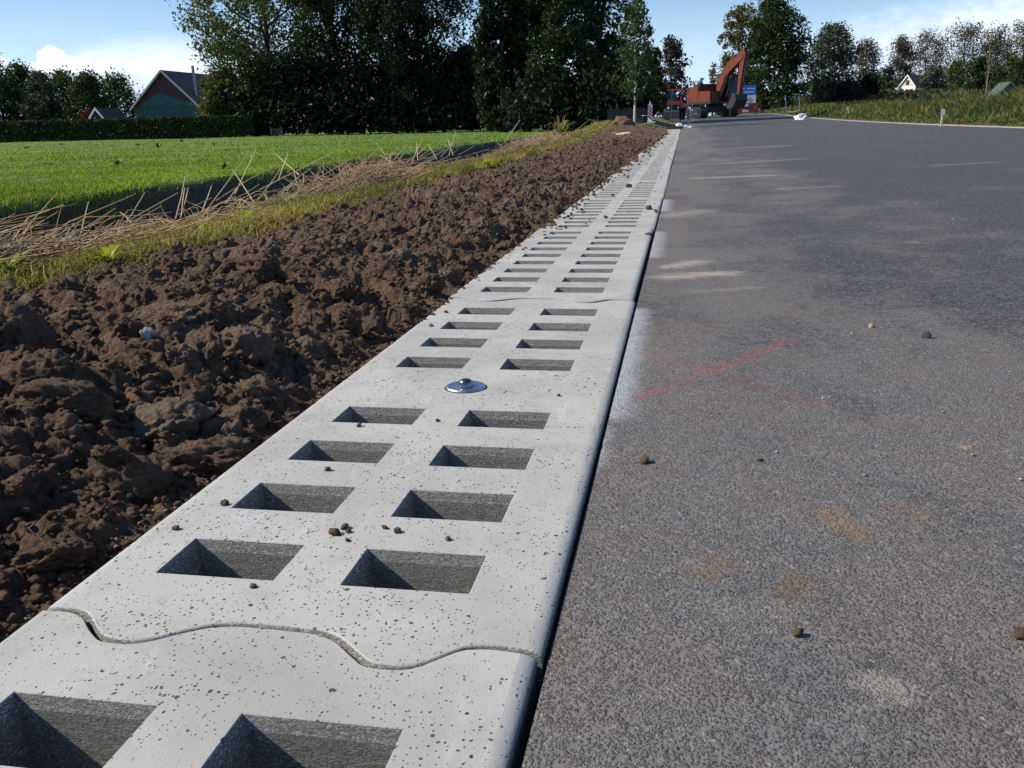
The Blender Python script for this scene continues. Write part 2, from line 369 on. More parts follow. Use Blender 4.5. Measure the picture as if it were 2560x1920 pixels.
def mat_soil(name='clayey_soil', dry=0.0):
    m, t, out = newmat(name); geo = t.n('ShaderNodeNewGeometry'); tc = geo.outputs['Position']
    a = t.noise(tc, 1.7, 5.0, .6, .4); b_ = t.noise(tc, 22.0, 5.0, .65); f = t.noise(tc, 160.0, 4.0, .7)
    c = t.mix(t.rng(b_, .3, .7), C(.112, .068, .042), C(.225, .142, .088))
    c = t.mix(t.m('MULTIPLY', t.rng(a, .5+.0-dry, .72-dry), .7), c, C(.28, .21, .15))
    c = t.mix(t.m('MULTIPLY', t.rng(t.noise(tc, 4.0, 4.0, .6), .55, .75), .5), c, C(.24, .125, .068))
    c = t.mix(t.m('MULTIPLY', t.rng(f, .55, .75), .5), c, C(.33, .25, .18))
    vo = t.vor(t.v('ADD', tc, t.v('SCALE', t.noise(tc, 90.0, 3.0, .6, 0.0, 1), .012)), 85.0)
    h = t.m('ADD', t.m('MULTIPLY', t.noise(tc, 120.0, 6.0, .75), 1.1), t.m('ADD', t.m('MULTIPLY', f, .3), t.m('MULTIPLY', vo.outputs['Distance'], -.7)))
    b = t.n('ShaderNodeBump', None, Strength=1.0, Distance=.02, Height=h)
    p = princ(t, out, Base_Color=c, Roughness=.9, Normal=b.outputs[0]); p.inputs['Specular IOR Level'].default_value = .2
    return m
def mat_ground():
    m, t, out = newmat('turf_and_earth'); tc = t.n('ShaderNodeNewGeometry').outputs['Position']
    z = t.n('ShaderNodeSeparateXYZ', None, Vector=tc); x = z.outputs[0]
    g = t.mix(t.rng(t.noise(tc, .35, 5.0, .6), .3, .7), C(.075, .145, .016), C(.105, .18, .02))
    g = t.mix(t.m('MULTIPLY', t.rng(t.noise(t.v('MULTIPLY', tc, (1.0, 1.0, 0.0)), 9.0, 4.0, .7), .45, .75), .6), g, C(.06, .105, .015))
    e = t.mix(t.rng(t.noise(tc, 12.0, 4.0, .6), .3, .7), C(.035, .026, .018), C(.075, .055, .038))
    low = t.rng(t.m('ADD', z.outputs[2], t.m('MULTIPLY', t.m('SUBTRACT', t.noise(tc, 6.0, 3.0), .5), .2)), -.09, -.01)
    c = t.mix(low, e, g)
    verge = t.rng(x, -3.6, -3.2)
    dry = t.mix(t.rng(t.noise(tc, 5.0, 4.0, .6), .3, .7), C(.10, .10, .035), C(.16, .13, .06))
    c = t.mix(t.m('MULTIPLY', t.m('MULTIPLY', verge, low), t.rng(x, 8.0, 6.0)), c, dry)
    rough_ = t.mix(t.rng(t.noise(tc, .6, 5.0, .65), .3, .7), C(.050, .058, .022), C(.11, .095, .045))
    c = t.mix(t.rng(x, 7.6, 8.4), c, rough_)
    c = t.mix(t.m('MULTIPLY', t.rng(z.outputs[1], 85.0, 100.0), t.rng(x, -14.0, -6.0)), c, C(.055, .055, .03))
    b = t.n('ShaderNodeBump', None, Strength=.6, Distance=.04, Height=t.noise(tc, 20.0, 4.0, .7))
    princ(t, out, Base_Color=c, Roughness=.95, Normal=b.outputs[0]); return m

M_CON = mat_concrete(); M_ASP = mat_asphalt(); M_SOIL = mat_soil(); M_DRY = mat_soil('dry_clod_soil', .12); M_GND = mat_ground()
M_SAND = plain('bedding_sand', (.20, .145, .115), .9, 0, .3, 30.0, .6)
M_ZINC = plain('zinc_plated_steel', (.50, .53, .55), .36, 1.0, .2, 90.0)
M_DARKS = plain('dark_steel', (.20, .20, .24), .25, 1.0, .15, 80.0)
M_BLACK = plain('black_rubber', (.012, .012, .013), .7)
M_STEEL = plain('galvanised_post', (.38, .40, .42), .45, .7)
M_WHITE = plain('white_paint', (.78, .78, .77), .5, 0, .06)
M_BARK = plain('grey_brown_bark', (.07, .055, .042), .9, 0, .35, 5.0, .8)
M_BARKP = plain('pale_bark', (.50, .45, .36), .85, 0, .25, 8.0, .5)
M_STRAW = leafmat('dry_reed_stalk', [(.14, .085, .045), (.36, .25, .135), (.50, .38, .22), (.27, .165, .09)], .12, .6)
M_STRAWP = leafmat('pale_dry_reed', [(.34, .24, .13), (.58, .46, .28), (.46, .35, .2)], .05, .5)
M_GRASS = leafmat('meadow_blades', [(.12, .19, .017), (.17, .26, .021), (.225, .305, .03), (.19, .275, .023)], .4, .5, .3, .42)
M_VERGE = leafmat('verge_blades', [(.10, .13, .022), (.24, .22, .06), (.38, .29, .14), (.16, .18, .03), (.34, .25, .12)], .4, .5)
M_WEED = leafmat('rank_weeds', [(.045, .095, .018), (.10, .15, .03), (.20, .17, .08), (.13, .10, .055), (.08, .15, .025)], .3, .55)
M_DOCK = leafmat('dock_leaf', [(.10, .18, .06), (.20, .28, .13)], .5, .35)
M_YELG = leafmat('yellow_green_leaf', [(.20, .27, .02), (.33, .36, .03)], .45, .45)

# ------------------------------------------------------------------ ground levels
def zl(y):
    y = np.asarray(y, float); t = np.maximum(0, np.minimum(y, 80)-15)
    return .00014*t*t+np.where(y > 80, .25*(1-np.exp(-np.maximum(0, y-80)*.0728)), 0)
def road_z(x, y): return -.0105+.02*np.asarray(x, float)+zl(y)
def bank(y): return .24*sstep(20, 50, y)
def xs_edge(y): return -2.12-.022*np.clip(np.asarray(y, float)-4, 0, 60)+.12*fbm(np.asarray(y, float)*.5, 3.3, 3, 5)      # soil / verge border
def dshift(y): return -.030*np.clip(np.asarray(y, float)-5, -5, 60)
PX = np.array([-900, -60, -9, -5.6, -5.2, -4.75, -3.75, -3.25, -2.95, -2.2, -1.7, -.66, 8.15, 8.3, 9.2, 11.5, 16, 30, 60, 900])
def terrain(x, y):
    x = np.asarray(x, float); y = np.asarray(y, float); x, y = np.broadcast_arrays(x, y)
    d = dshift(y)*sstep(-1.9, -3.0, x)
    d = np.where(x > -1.9, 0, dshift(y)*sstep(1.9, 3.0, -x))
    u = x-d; b = bank(y); k = zl(y)
    out = np.zeros(x.shape)
    P = [0, 0, 0, .03, .0, -.62, -.80, -.30, -.05, .03, -.12, -.22, -.22, .14, .20, .42, .55, .45, .2, 0]
    wz = [0, 0, 0, .0, .1, .3, .6, .9, 1, 1, 1, 1, 1, 1, 1, 1, 1, .8, .3, 0]
    wb = [0, 0, 0, .0, .0, .1, .4, .9, 1, 1, .8, .0, 0, 0, 0, 0, 0, 0, 0, 0]
    out = 3.0*sstep(120, 165, y)*sstep(12, 26, x)+np.interp(u, PX, P)+np.interp(u, PX, wz)*k+np.interp(u, PX, wb)*b
    rough = np.interp(u, PX, [1, 1, 1, 1, .9, .6, .6, .7, .5, .3, 0, 0, 0, 0, .3, 1, 1, 1, 1, 1])
    return out+rough*(.035*fbm(x*1.3, y*1.3, 4, 21)+.06*fbm(x*.15, y*.15, 2, 23)*np.clip(np.abs(x)/20, 0, 1))

gx = np.concatenate([[-900, -500, -300, -200, -140, -100], np.arange(-80, -24, 4.0), np.arange(-24, -8, .7), np.arange(-8, -1.4, .075), [-1.2, -.9, -.66, 0, 4, 8.14, 8.3], np.arange(8.6, 16, .35), np.arange(16, 60, 3.0), [70, 90, 120, 180, 300, 500, 900]])
gy = np.concatenate([[-60, -20, -8, -3, -1], np.geomspace(.3, 60, 320), np.geomspace(62, 1800, 60)])
GX, GY = np.meshgrid(gx, gy)
tag(link('ground', grid_mesh('ground', GX, GY, terrain(GX, GY)), M_GND), 'flat green meadow land with a ditch reaching the horizon', 'ground', kind='structure')

# road
rx = np.concatenate([[.006, .012], np.arange(.1, 8.0, .15), [8.0]]); ry = np.concatenate([[-3, -1, 0], np.geomspace(.3, 160, 260)])
RX, RY = np.meshgrid(rx, ry)
RZ = road_z(RX, RY)+.004*fbm(RX*1.1, RY*1.1, 3, 8)
tag(link('road', grid_mesh('road', RX, RY, RZ), M_ASP), 'grey dusty asphalt road with a sprayed red cross', 'road', kind='structure')
cb = MB(); ys = np.concatenate([[-2], np.geomspace(1, 120, 60)])
for a, b in zip(ys[:-1], ys[1:]):
    za, zb = float(road_z(8.0, a))+.022, float(road_z(8.0, b))+.022
    cb.add([(8.0, a, za-.2), (8.0, a, za), (8.22, a, za), (8.22, b, zb), (8.0, b, zb), (8.0, b, zb-.2)], [(0, 1, 4, 5), (1, 2, 3, 4)])
o = cb.build('kerb', plain('pale_kerb_concrete', (.33, .30, .26), .85, 0, .2, 9.0, .3)); tag(o, 'pale concrete kerb strip along the far side of the road', 'kerb', kind='structure')
# bedding under the slabs
bx = np.array([-.7, -.6, .02]); BX, BY = np.meshgrid(bx, np.concatenate([[-2], np.geomspace(.2, 52, 160)]))
tag(link('sand_bed', grid_mesh('sand_bed', BX, BY, -.118+zl(BY)), M_SAND), 'damp bedding sand under the concrete slabs', 'sand', kind='structure')

# ------------------------------------------------------------------ concrete grid slabs
WX = np.array([-.60, -.556, -.535, -.51, -.484, -.449, -.425, -.402, -.375, -.345, -.302, -.25, -.225, -.205, -.1758, -.138, -.12, -.10, -.08, -.05, 0])
WY = np.array([.012, .012, .004, -.022, -.042, -.044, -.034, -.015, .002, .009, .009, .006, -.004, -.022, -.049, -.050, -.043, -.022, -.002, .003, -.002])
def wave(x):
    xx = np.linspace(-.6, 0, 241); yy = np.interp(xx, WX, WY); k = np.hanning(11); k /= k.sum()
    yy = np.convolve(np.pad(yy, 5, 'edge'), k, 'valid'); return np.interp(x, xx, yy)
HC = ((-.5125, -.3527), (-.2662, -.1035)); ROW0, PITCHR, HL = .1094, .2054, .1034
def slab_mesh(name, mid):
    left = [(-.600, -.014), (-.5975, -.0055), (-.5925, -.0012), (-.586, 0)]
    right = [(-.018, 0), (-.011, -.0010), (-.0055, -.0028), (-.0018, -.0048), (0, -.0068)]
    cuts = sorted(set([round(v, 4) for c in HC for v in c]+[round(v, 4) for v in np.linspace(-.586, -.018, 60)]))
    keep = [cuts[0]]
    hv = {round(v, 4) for c in HC for v in c}
    for v in cuts[1:]:
        if v-keep[-1] < .005:
            if v in hv: keep[-1] = v
            continue
        keep.append(v)
    prof = left[:-1]+[(v, 0.0) for v in keep]+right[1:]
    X = np.array([p[0] for p in prof]); ZX = np.array([p[1] for p in prof]); n = len(X)
    rows = [(ROW0+k*PITCHR, ROW0+k*PITCHR+HL) for k in range(9) if mid or k != 4]
    ylines = [('a', .0010, -.008), ('a', .0020, -.0028), ('a', .005, 0)]
    for a, b in rows: ylines += [('y', a, 0), ('y', b, 0)]
    ylines += [('b', -.005, 0), ('b', -.0020, -.0028), ('b', -.0010, -.008)]
    wv = wave(X); Y = []; ZY = []
    for k, v, z in ylines:
        Y.append((wv+v) if k == 'a' else ((2.0+wv+v) if k == 'b' else np.full(n, v))); ZY.append(z)
    Y = np.array(Y); m = len(ylines)
    V = [(X[i], Y[j, i], ZX[i]+ZY[j]) for j in range(m) for i in range(n)]
    F = []; SM = []
    def hole(i, j):
        xm = (X[i]+X[i+1])/2
        if ylines[j][0] != 'y' or ylines[j+1][0] != 'y': return False
        ym = (ylines[j][1]+ylines[j+1][1])/2
        return any(a < xm < b for a, b in HC) and any(a < ym < b for a, b in rows)
    idx = lambda i, j: j*n+i
    for j in range(m-1):
        for i in range(n-1):
            if hole(i, j): continue
            F.append((idx(i, j), idx(i+1, j), idx(i+1, j+1), idx(i, j+1)))
            SM.append(i < 4 or i > n-6 or j < 2 or j > m-4)
    # hole walls: a sloping lip, then a steep drafted wall
    for a, b in rows:
        j0 = next(j for j in range(m) if ylines[j][0] == 'y' and abs(ylines[j][1]-a) < 1e-6); j1 = j0+1
        for x0, x1 in HC:
            i0 = int(np.argmin(abs(X-x0))); i1 = int(np.argmin(abs(X-x1)))
            loop = [idx(i, j0) for i in range(i0, i1+1)]+[idx(i, j1) for i in range(i1, i0-1, -1)]
            prev = loop
            for ins, z in ((.0011, -.0009), (.0036, -.0125), (.0047, -.016), (.0105, -.118)):
                cur = []
                for q_ in loop:
                    x, y, _ = V[q_]
                    V.append((min(max(x, X[i0]+ins), X[i1]-ins), min(max(y, a+ins), b-ins), z)); cur.append(len(V)-1)
                for t in range(len(loop)):
                    u = (t+1) % len(loop)
                    p1, p2, c1, c2 = prev[t], prev[u], cur[t], cur[u]
                    F.append((p2, p1, c1, c2)); SM.append(False)
                prev = cur
    # outer sides
    per = [idx(i, 0) for i in range(n)]+[idx(n-1, j) for j in range(1, m)]+[idx(i, m-1) for i in range(n-2, -1, -1)]+[idx(0, j) for j in range(m-2, 0, -1)]
    low = []
    for q_ in per: x, y, _ = V[q_]; V.append((x, y, -.117)); low.append(len(V)-1)
    for t in range(len(per)):
        u = (t+1) % len(per); F.append((per[u], per[t], low[t], low[u])); SM.append(False)
    me = bpy.data.meshes.new(name); me.from_pydata(V, [], F); me.polygons.foreach_set('use_smooth', np.array(SM, bool)); me.update(); me.validate()
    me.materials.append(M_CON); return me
ME_FULL = slab_mesh('grid_slab', True); ME_BOLT = slab_mesh('grid_slab_bolted', False)
ORD = ['nearest', 'second', 'third', 'fourth', 'fifth', 'sixth', 'seventh', 'eighth', 'ninth', 'tenth', 'eleventh', 'twelfth', 'thirteenth', 'fourteenth', 'fifteenth', 'sixteenth', 'seventeenth', 'eighteenth', 'nineteenth', 'twentieth', 'twenty-first', 'twenty-second', 'twenty-third']
SLABS = []
for k in range(23):
    y0 = -1.15+2.0*k
    o = link('concrete_grid_slab', ME_BOLT if k == 1 else ME_FULL, None)
    jx, jz = (0, 0) if k == 1 else (rng.normal(0, .003), rng.normal(0, .0016)-.001)
    if k == 0: jx, jz = -.005, -.0018
    if k == 2: jx, jz = -.007, .003
    slope = float(zl(y0+2)-zl(y0))/2
    o.location = (jx, y0, float(zl(y0))+jz); o.rotation_euler = (math.atan(slope), 0, rng.normal(0, .001) if k > 2 else 0)
    lab = ('pale concrete grid slab with a domed steel bolt in its middle' if k == 1 else
           'nearest pale concrete grid slab, cut off by the lower picture edge' if k == 0 else
           'pale concrete grid slab, %s along the row from the lower picture edge' % ORD[k])
    tag(o, lab, 'concrete slab', 'concrete grid slabs laid along the road', 'thing'); SLABS.append(o)
# the lifting bolt in the second slab
b = empty('anchor_bolt', (-.309, .1094+4*.2054+.052, 0)); b.parent = SLABS[1]
MB().lathe([(.0435, -.006), (.0435, .0012), (.0455, .0006)], 32).build('recess_ring', M_BLACK, b)
MB().lathe([(.0, .0030), (.0135, .0030), (.0165, .0055), (.020, .0020), (.033, .0030), (.039, .0050), (.0415, .0042), (.0425, .0008)], 40).build('washer', M_ZINC, b)
MB().lathe([(.0165, .002), (.0155, .008), (.0145, .0115), (.013, .0155), (.010, .0178), (.006, .0192), (.0015, .0198), (0.0, .0198)], 28).build('domed_nut', M_DARKS, b)

# ------------------------------------------------------------------ dug soil strip
vy = [.45]
while vy[-1] < 54: vy.append(vy[-1]+max(.0055, vy[-1]*.0048))
vy = np.array(vy); uu = np.linspace(0, 1, 300)
Yg, Ug = np.meshgrid(vy, uu, indexing='ij')
xr = -.607+.010*fbm(Yg*3, 1.0, 3, 61); xl = xs_edge(Yg)-.30
Xg = xr+(xl-xr)*Ug
def soil_z(x, y):
    """lumpy surface: domes of clods over a broad heap, with a sandy gutter along the slabs"""
    e = -.607-x; wd = np.maximum(.5, -.607-xs_edge(y)); u = e/wd
    base = zl(y)-.035+.062*sstep(.0, .6, u)-.02*sstep(.7, 1.05, u)+bank(y)*sstep(.2, 1.0, u)
    base = base-.03*sstep(.22, .02, u)+.055*fbm(x*.9, y*.55, 3, 40)+(.025*sstep(2.4, 1.7, y)+.02*sstep(3.6, 2.6, y))*np.exp(-((x+1.10)/.22)**2)
    amp = sstep(-.005, .16, e)*sstep(1.28, .98, u)
    wx = x+.03*fbm(x*9, y*9, 3, 51); wy = y+.03*fbm(x*9+5, y*9, 3, 52)
    h = 0
    for sc_, a, sd in ((2.3, .070, 1), (4.9, .066, 2), (10.5, .050, 3), (23.0, .028, 4), (48.0, .017, 5), (92.0, .011, 6)):
        q1 = fbm(x*sc_*1.3, y*sc_*1.3, 3, 200+sd); q2 = fbm(x*sc_*1.3+7, y*sc_*1.3+3, 3, 220+sd)
        d, r = worley((wx+.55*q1/sc_)*sc_, (wy+.55*q2/sc_)*sc_*1.15, sd)
        dome = np.clip(1.25-1.75*d, -.25, .72)+.20*q1+.10*(r-.5)*np.sin(6.0*(wx*sc_)+9*r)          # broken, flat-topped lumps with steep sides
        g = np.clip(r*1.6-.3, 0, 1)
        h = h+a*(dome-.40)*(.2+.8*g)
    h = h+.020*np.abs(fbm(x*30, y*30, 5, 71))+.03*np.abs(fbm(x*7, y*7, 3, 72))
    return base+h*(.16+.84*amp)+.004*fbm(x*30, y*30, 3, 9)
Zg = soil_z(Xg, Yg)
# sink the outer border below the turf
Zg = np.where(Ug > .9, Zg-(Ug-.9)*1.2, Zg)
Zg[:, 0] = -.12+zl(vy)
gxn = .018*fbm(Xg*22, Yg*22, 3, 81); gyn = .018*fbm(Xg*22+9, Yg*22+4, 3, 82)
inn = sstep(.03, .12, Ug)
tag(link('soil', grid_mesh('soil', Xg+gxn*inn, Yg+gyn*inn, Zg), M_SOIL), 'freshly dug lumpy brown soil strip beside the concrete slabs', 'soil', kind='structure')

def clod_mesh(name, seed, sub=3, rough=.34):
    bm = bmesh.new(); bmesh.ops.create_icosphere(bm, subdivisions=sub, radius=1.0)
    off = Vector((seed*3.7, seed*1.3, seed*5.1))
    for v in bm.verts:
        p = v.co.copy(); n = mnoise.noise(p*1.1+off)*.55+mnoise.noise(p*2.4+off)*.42
        n += rough*((1-2*abs(mnoise.noise(p*3.4+off)))*.6+(1-2*abs(mnoise.noise(p*7.1+off)))*.42+((1-2*abs(mnoise.noise(p*14.0+off)))*.26+(1-2*abs(mnoise.noise(p*27.0+off)))*.15 if sub > 3 else 0))
        v.co = p*(1+n*.62); v.co.z *= .72
    me = bpy.data.meshes.new(name); bm.to_mesh(me); bm.free(); finish(me, True); return me
CL = [clod_mesh('clod', s, 5, .5) for s in range(6)]; CLS = [clod_mesh('crumb', s+20, 3, .5) for s in range(5)]
for k, me in enumerate(CL): me.materials.append(M_DRY if k % 3 == 0 else M_SOIL)
for me in CLS: me.materials.append(M_DRY)
def put_clod(me, x, y, z, r, name='soil_clod'):
    o = link(name, me, None); o.location = (x, y, z); o.scale = (r*rng.uniform(.8, 1.3), r*rng.uniform(.8, 1.3), r*rng.uniform(.75, 1.1)); o.rotation_euler = (rng.normal(0, .4), rng.normal(0, .4), rng.uniform(0, 6.3)); return o
big = [(-.88, 1.98, .07), (-.80, 2.42, .045), (-.72, 1.62, .04), (-1.12, 2.1, .075), (-.95, 2.75, .06), (-.74, 3.15, .045), (-1.0, 3.6, .07), (-.78, 4.2, .06), (-1.35, 2.9, .07), (-1.6, 2.3, .06), (-1.08, 1.5, .06), (-.75, 1.28, .05), (-.90, 4.75, .06), (-.8, 5.4, .06), (-1.3, 4.4, .08), (-.70, 1.02, .035), (-1.3, 1.75, .08), (-1.8, 3.3, .08)]
for i in range(72):
    y = float(np.exp(rng.uniform(math.log(1.0), math.log(24)))); x = -.68-abs(rng.normal(0, .55))
    if x < xs_edge(y)+.1: continue
    big.append((x, y, float(rng.uniform(.025, .065)*(1+.02*y))))
for i, (x, y, r) in enumerate(big):
    z = float(soil_z(np.array([x]), np.array([y]))[0])
    r *= .85
    tag(put_clod(CL[i % 6], x, y, z+r*.05, r), 'lump of brown clay lying in the dug soil strip', 'clod', 'lumps of clay in the dug soil strip')
# loose crumbs: too many and too small to tell apart
def scatter_mesh(srcs, P, S, seed=0):
    r = np.random.default_rng(seed); VV = []; FF = []; k = 0
    data = []
    for me in srcs:
        v = np.zeros(len(me.vertices)*3, np.float32); me.vertices.foreach_get('co', v); f = np.zeros(len(me.polygons)*3, np.int32); me.polygons.foreach_get('vertices', f)
        data.append((v.reshape(-1, 3), f.reshape(-1, 3)))
    for p, s in zip(P, S):
        v, f = data[r.integers(len(data))]; a = r.uniform(0, 6.28); c, d = math.cos(a), math.sin(a)
        q_ = v*np.array([s*r.uniform(.7, 1.3), s*r.uniform(.7, 1.3), s*r.uniform(.6, 1.2)])
        VV.append(np.stack([q_[:, 0]*c-q_[:, 1]*d, q_[:, 0]*d+q_[:, 1]*c, q_[:, 2]], -1)+p); FF.append(f+k); k += len(v)
    return np.concatenate(VV), np.concatenate(FF)
def shard_mesh(seed):
    r = random.Random(seed); bm = bmesh.new(); bmesh.ops.create_icosphere(bm, subdivisions=1, radius=1.0)
    for v in bm.verts: v.co = Vector((v.co.x*r.uniform(.8, 1.25), v.co.y*r.uniform(.6, 1.1), v.co.z*r.uniform(.55, .95)))*r.uniform(.6, 1.25)
    me = bpy.data.meshes.new('crumb_src'); bm.to_mesh(me); bm.free(); return me
CL1 = [shard_mesh(s+40) for s in range(9)]
y = np.exp(rng.uniform(math.log(.8), math.log(26), 21000)); x = -.63-np.abs(rng.normal(0, .85, 21000)); k = x > xs_edge(y); x, y = x[k], y[k]
s = (.0025+.009*rng.random(len(x))**2.4)*(1+.10*y)*(1+.8*(rng.random(len(x)) > .97)); z = soil_z(x, y)+s*.3
V, F = scatter_mesh(CL1, np.stack([x, y, z], -1), s, 3)
tag(link('soil_crumbs', np_mesh('soil_crumbs', V, F, False), M_SOIL), 'loose crumbs strewn over the dug brown soil', 'crumbs', kind='stuff')
x = -.61-np.abs(rng.normal(0, .03, 2600)); y = np.exp(rng.uniform(math.log(.8), math.log(14), 2600)); s = rng.uniform(.002, .006, 2600)*(1+.08*y)
V, F = scatter_mesh(CL1, np.stack([x, y, soil_z(x, y)+s*.4], -1), s, 4)
tag(link('sand_grit', np_mesh('sand_grit', V, F), M_SAND), 'reddish grit along the edge of the concrete slabs', 'grit', kind='stuff')
# crumbs that have rolled onto the slabs
spots = [(-.325, 1.098, .0062), (-.318, 1.118, .0045), (-.308, 1.106, .0038), (-.262, 1.125, .0036), (-.24, 1.115, .0045), (-.165, 1.10, .0036), (-.30, 1.08, .003), (-.527, 1.175, .0045), (-.555, 1.085, .0043), (-.45, 1.555, .0045), (-.425, 1.33, .004), (-.105, 1.79, .0034), (-.545, 2.43, .005), (-.55, 2.62, .0045), (-.02, 4.55, .0115), (-.31, 8.0, .02), (-.07, 5.95, .016), (-.30, 5.42, .010), (-.02, 5.75, .013), (-.545, 4.05, .007), (-.55, 4.0, .0065), (-.37, .94, .003), (-.31, 1.6, .0036)]
for x, y, r in spots:
    tag(put_clod(CLS[rng.integers(5)], x, y, float(zl(y))+r*.55, r, 'soil_crumb'), 'small crumb of brown soil lying on a pale concrete slab', 'crumb', 'crumbs of soil on the slabs')
P = []; S = []
for i in range(380):
    y = float(np.exp(rng.uniform(math.log(2.4), math.log(40)))); e = abs(rng.normal(0, .09 if y > 4.5 else .012)); x = -.6+e
    if x > -.02: continue
    c = y*.0010+rng.uniform(.002, .004)*(1+.22*y*(y > 4.5)); P.append((x, y, float(zl(y))+c*.4)); S.append(c)
for i in range(160):
    y = float(np.exp(rng.uniform(math.log(4.5), math.log(40)))); c = rng.uniform(.002, .0055)*(1+.12*y); P.append((rng.uniform(-.6, 0), y, float(zl(y))+c*.4)); S.append(c)
keepP = []
for p, c in zip(P, S):
    yl = (p[1]+1.15) % 2.0
    inh = any(a-.01 < p[0] < b+.01 for a, b in HC) and any(ROW0+k*PITCHR-.01 < yl < ROW0+k*PITCHR+HL+.01 for k in range(9))
    keepP.append(not inh)
P = np.array(P)[keepP]; S = np.array(S)[keepP]
V, F = scatter_mesh(CL1, P, S, 5)
tag(link('slab_crumbs', np_mesh('slab_crumbs', V, F, True), M_SOIL), 'fine brown crumbs spilt over the edge of the concrete slabs', 'crumbs', kind='stuff')
# lumps on the road
for x, y, r, lab in ((.083, 1.452, .0075, 'single brown soil lump on the asphalt close to the slab edge'), (.27, 1.47, .0035, 'tiny brown crumb on the asphalt between soil lump and dark stone'),
                     (.27, .93, .0045, 'small ochre crumb on the asphalt beside a rust stain'), (.50, .95, .006, 'tan crumb on the asphalt near the lower right corner')):
    tag(put_clod(CLS[0], x, y, float(road_z(x, y))+r*.5, r, 'soil_lump'), lab, 'soil lump')
M_STONE = plain('dark_stone', (.075, .075, .08), .8, 0, .3, 40.0, .4); M_PEB = plain('pale_stone', (.50, .47, .42), .8, 0, .25, 40.0, .3); M_OCH = plain('ochre_stone', (.45, .34, .16), .8, 0, .25, 40.0, .3)
def stone(x, y, z, r, m, lab, grp=None, seed=0, nm='stone'):
    me = clod_mesh('stone', 60+seed, 4 if nm == 'pebble' else 2, .05); me.materials.append(m)
    o = put_clod(me, x, y, z, r, nm); o.scale.z *= .7; return tag(o, lab, 'stone', grp)
stone(.735, 2.36, float(road_z(.735, 2.36))+.005, .011, M_STONE, 'dark angular stone lying on the asphalt beyond the red cross', None, 1)
stone(.63, 2.48, float(road_z(.63, 2.48))+.004, .009, M_OCH, 'small yellowish chip on the asphalt beside the dark stone', None, 2)
stone(-1.03, 1.83, float(soil_z(np.array([-1.03]), np.array([1.83]))[0])+.006, .017, plain('buff_pebble', (.33, .31, .27), .8, 0, .25, 40.0, .3), 'round pale pebble embedded in the dug soil', None, 3, 'pebble')
PEB = clod_mesh('pebble', 91, 1, .05)
P = []; S = []
for i in range(420):
    y = float(np.exp(rng.uniform(math.log(1.3), math.log(40)))); x = rng.uniform(.03, 5.5)*min(1, (y+1)/6); c = rng.uniform(.0012, .0030)*(1+.12*y); P.append((x, y, float(road_z(x, y))+c*.3)); S.append(c)
V, F = scatter_mesh([PEB], np.array(P), np.array(S), 6)
tag(link('road_grit', np_mesh('road_grit', V, F), leafmat('mixed_grit', [(.06, .055, .05), (.22, .18, .14), (.48, .45, .40), (.14, .10, .07)], 0.0, .8)), 'loose grit and chips scattered over the asphalt', 'grit', kind='stuff')

# ------------------------------------------------------------------ grasses, reeds
def blades(P, h, wd, lean, seed, az=None, bend=.5):
    """two-triangle blades: (n,3) roots -> V, F with one island per blade"""
    r = np.random.default_rng(seed); n = len(P); a = r.uniform(0, 2*np.pi, n) if az is None else az
    ld = np.stack([np.cos(a), np.sin(a), np.zeros(n)], -1); b = r.uniform(0, 2*np.pi, n); sd = np.stack([np.cos(b), np.sin(b), np.zeros(n)], -1)
    h = h[:, None]; wd = wd[:, None]; lean = lean[:, None]; up = np.array([0, 0, 1.0])
    p0 = P-sd*wd*.5; p1 = P+sd*wd*.5; mid = P+up*h*.6+ld*h*lean*bend*.6; p2 = mid+sd*wd*.35; p3 = mid-sd*wd*.35; tip = P+up*h*(1-.25*lean)+ld*h*lean
    V = np.stack([p0, p1, p2, p3, tip], 1).reshape(-1, 3); i = np.arange(n)[:, None]*5
    F = np.concatenate([i+np.array([[0, 1, 2]]), i+np.array([[0, 2, 3]]), i+np.array([[3, 2, 4]])]); return V, F
def stuff(name, V, F, mat, label, cat):
    return tag(link(name, np_mesh(name, V, F), mat), label, cat, kind='stuff')
# meadow
N = 260000
Y = 1/rng.uniform(1/82, 1/3.6, N); t = rng.uniform(-.95, .12, N); X = CAM[0]+t*Y
edge = -5.12+dshift(Y)+.22*fbm(Y*.7, 2.0, 3, 33)
k = (X < edge+.16*rng.random(N)**3) & (X > -75); X, Y = X[k], Y[k]
Zt = terrain(X, Y); big_ = fbm(X*.5, Y*.5, 3, 91)
rag = sstep(-.6, 0, X-(-5.12+dshift(Y)))
h = (.026+.03*rng.random(len(X)))*(1+.6*big_)*(1+.9*rag*rng.random(len(X)))*(1+.012*Y); wd = .003+.0009*Y
V, F = blades(np.stack([X, Y, Zt-.01], -1), h, wd, rng.uniform(.4, 1.3, len(X)), 11)
stuff('meadow_grass', V, F, M_GRASS, 'bright green short meadow grass beyond the ditch', 'grass')
# ragged verge between soil and ditch
N = 52000
Y = np.exp(rng.uniform(math.log(2.2), math.log(58), N)); u = rng.random(N)
X = xs_edge(Y)+.10-(u*(.95+.012*Y)); cl = fbm(X*2.2, Y*1.1, 3, 44); k = cl > -.45+.45*(u > .7); X, Y, cl = X[k], Y[k], cl[k]
h = (.04+.07*rng.random(len(X)))*(1+.8*np.maximum(0, cl))*(1+.01*Y); wd = .003+.0011*Y
V, F = blades(np.stack([X, Y, terrain(X, Y)-.01], -1), h, wd, rng.uniform(.4, 1.4, len(X)), 12)
stuff('verge_grass', V, F, M_VERGE, 'ragged yellow green grass between soil and ditch', 'grass')
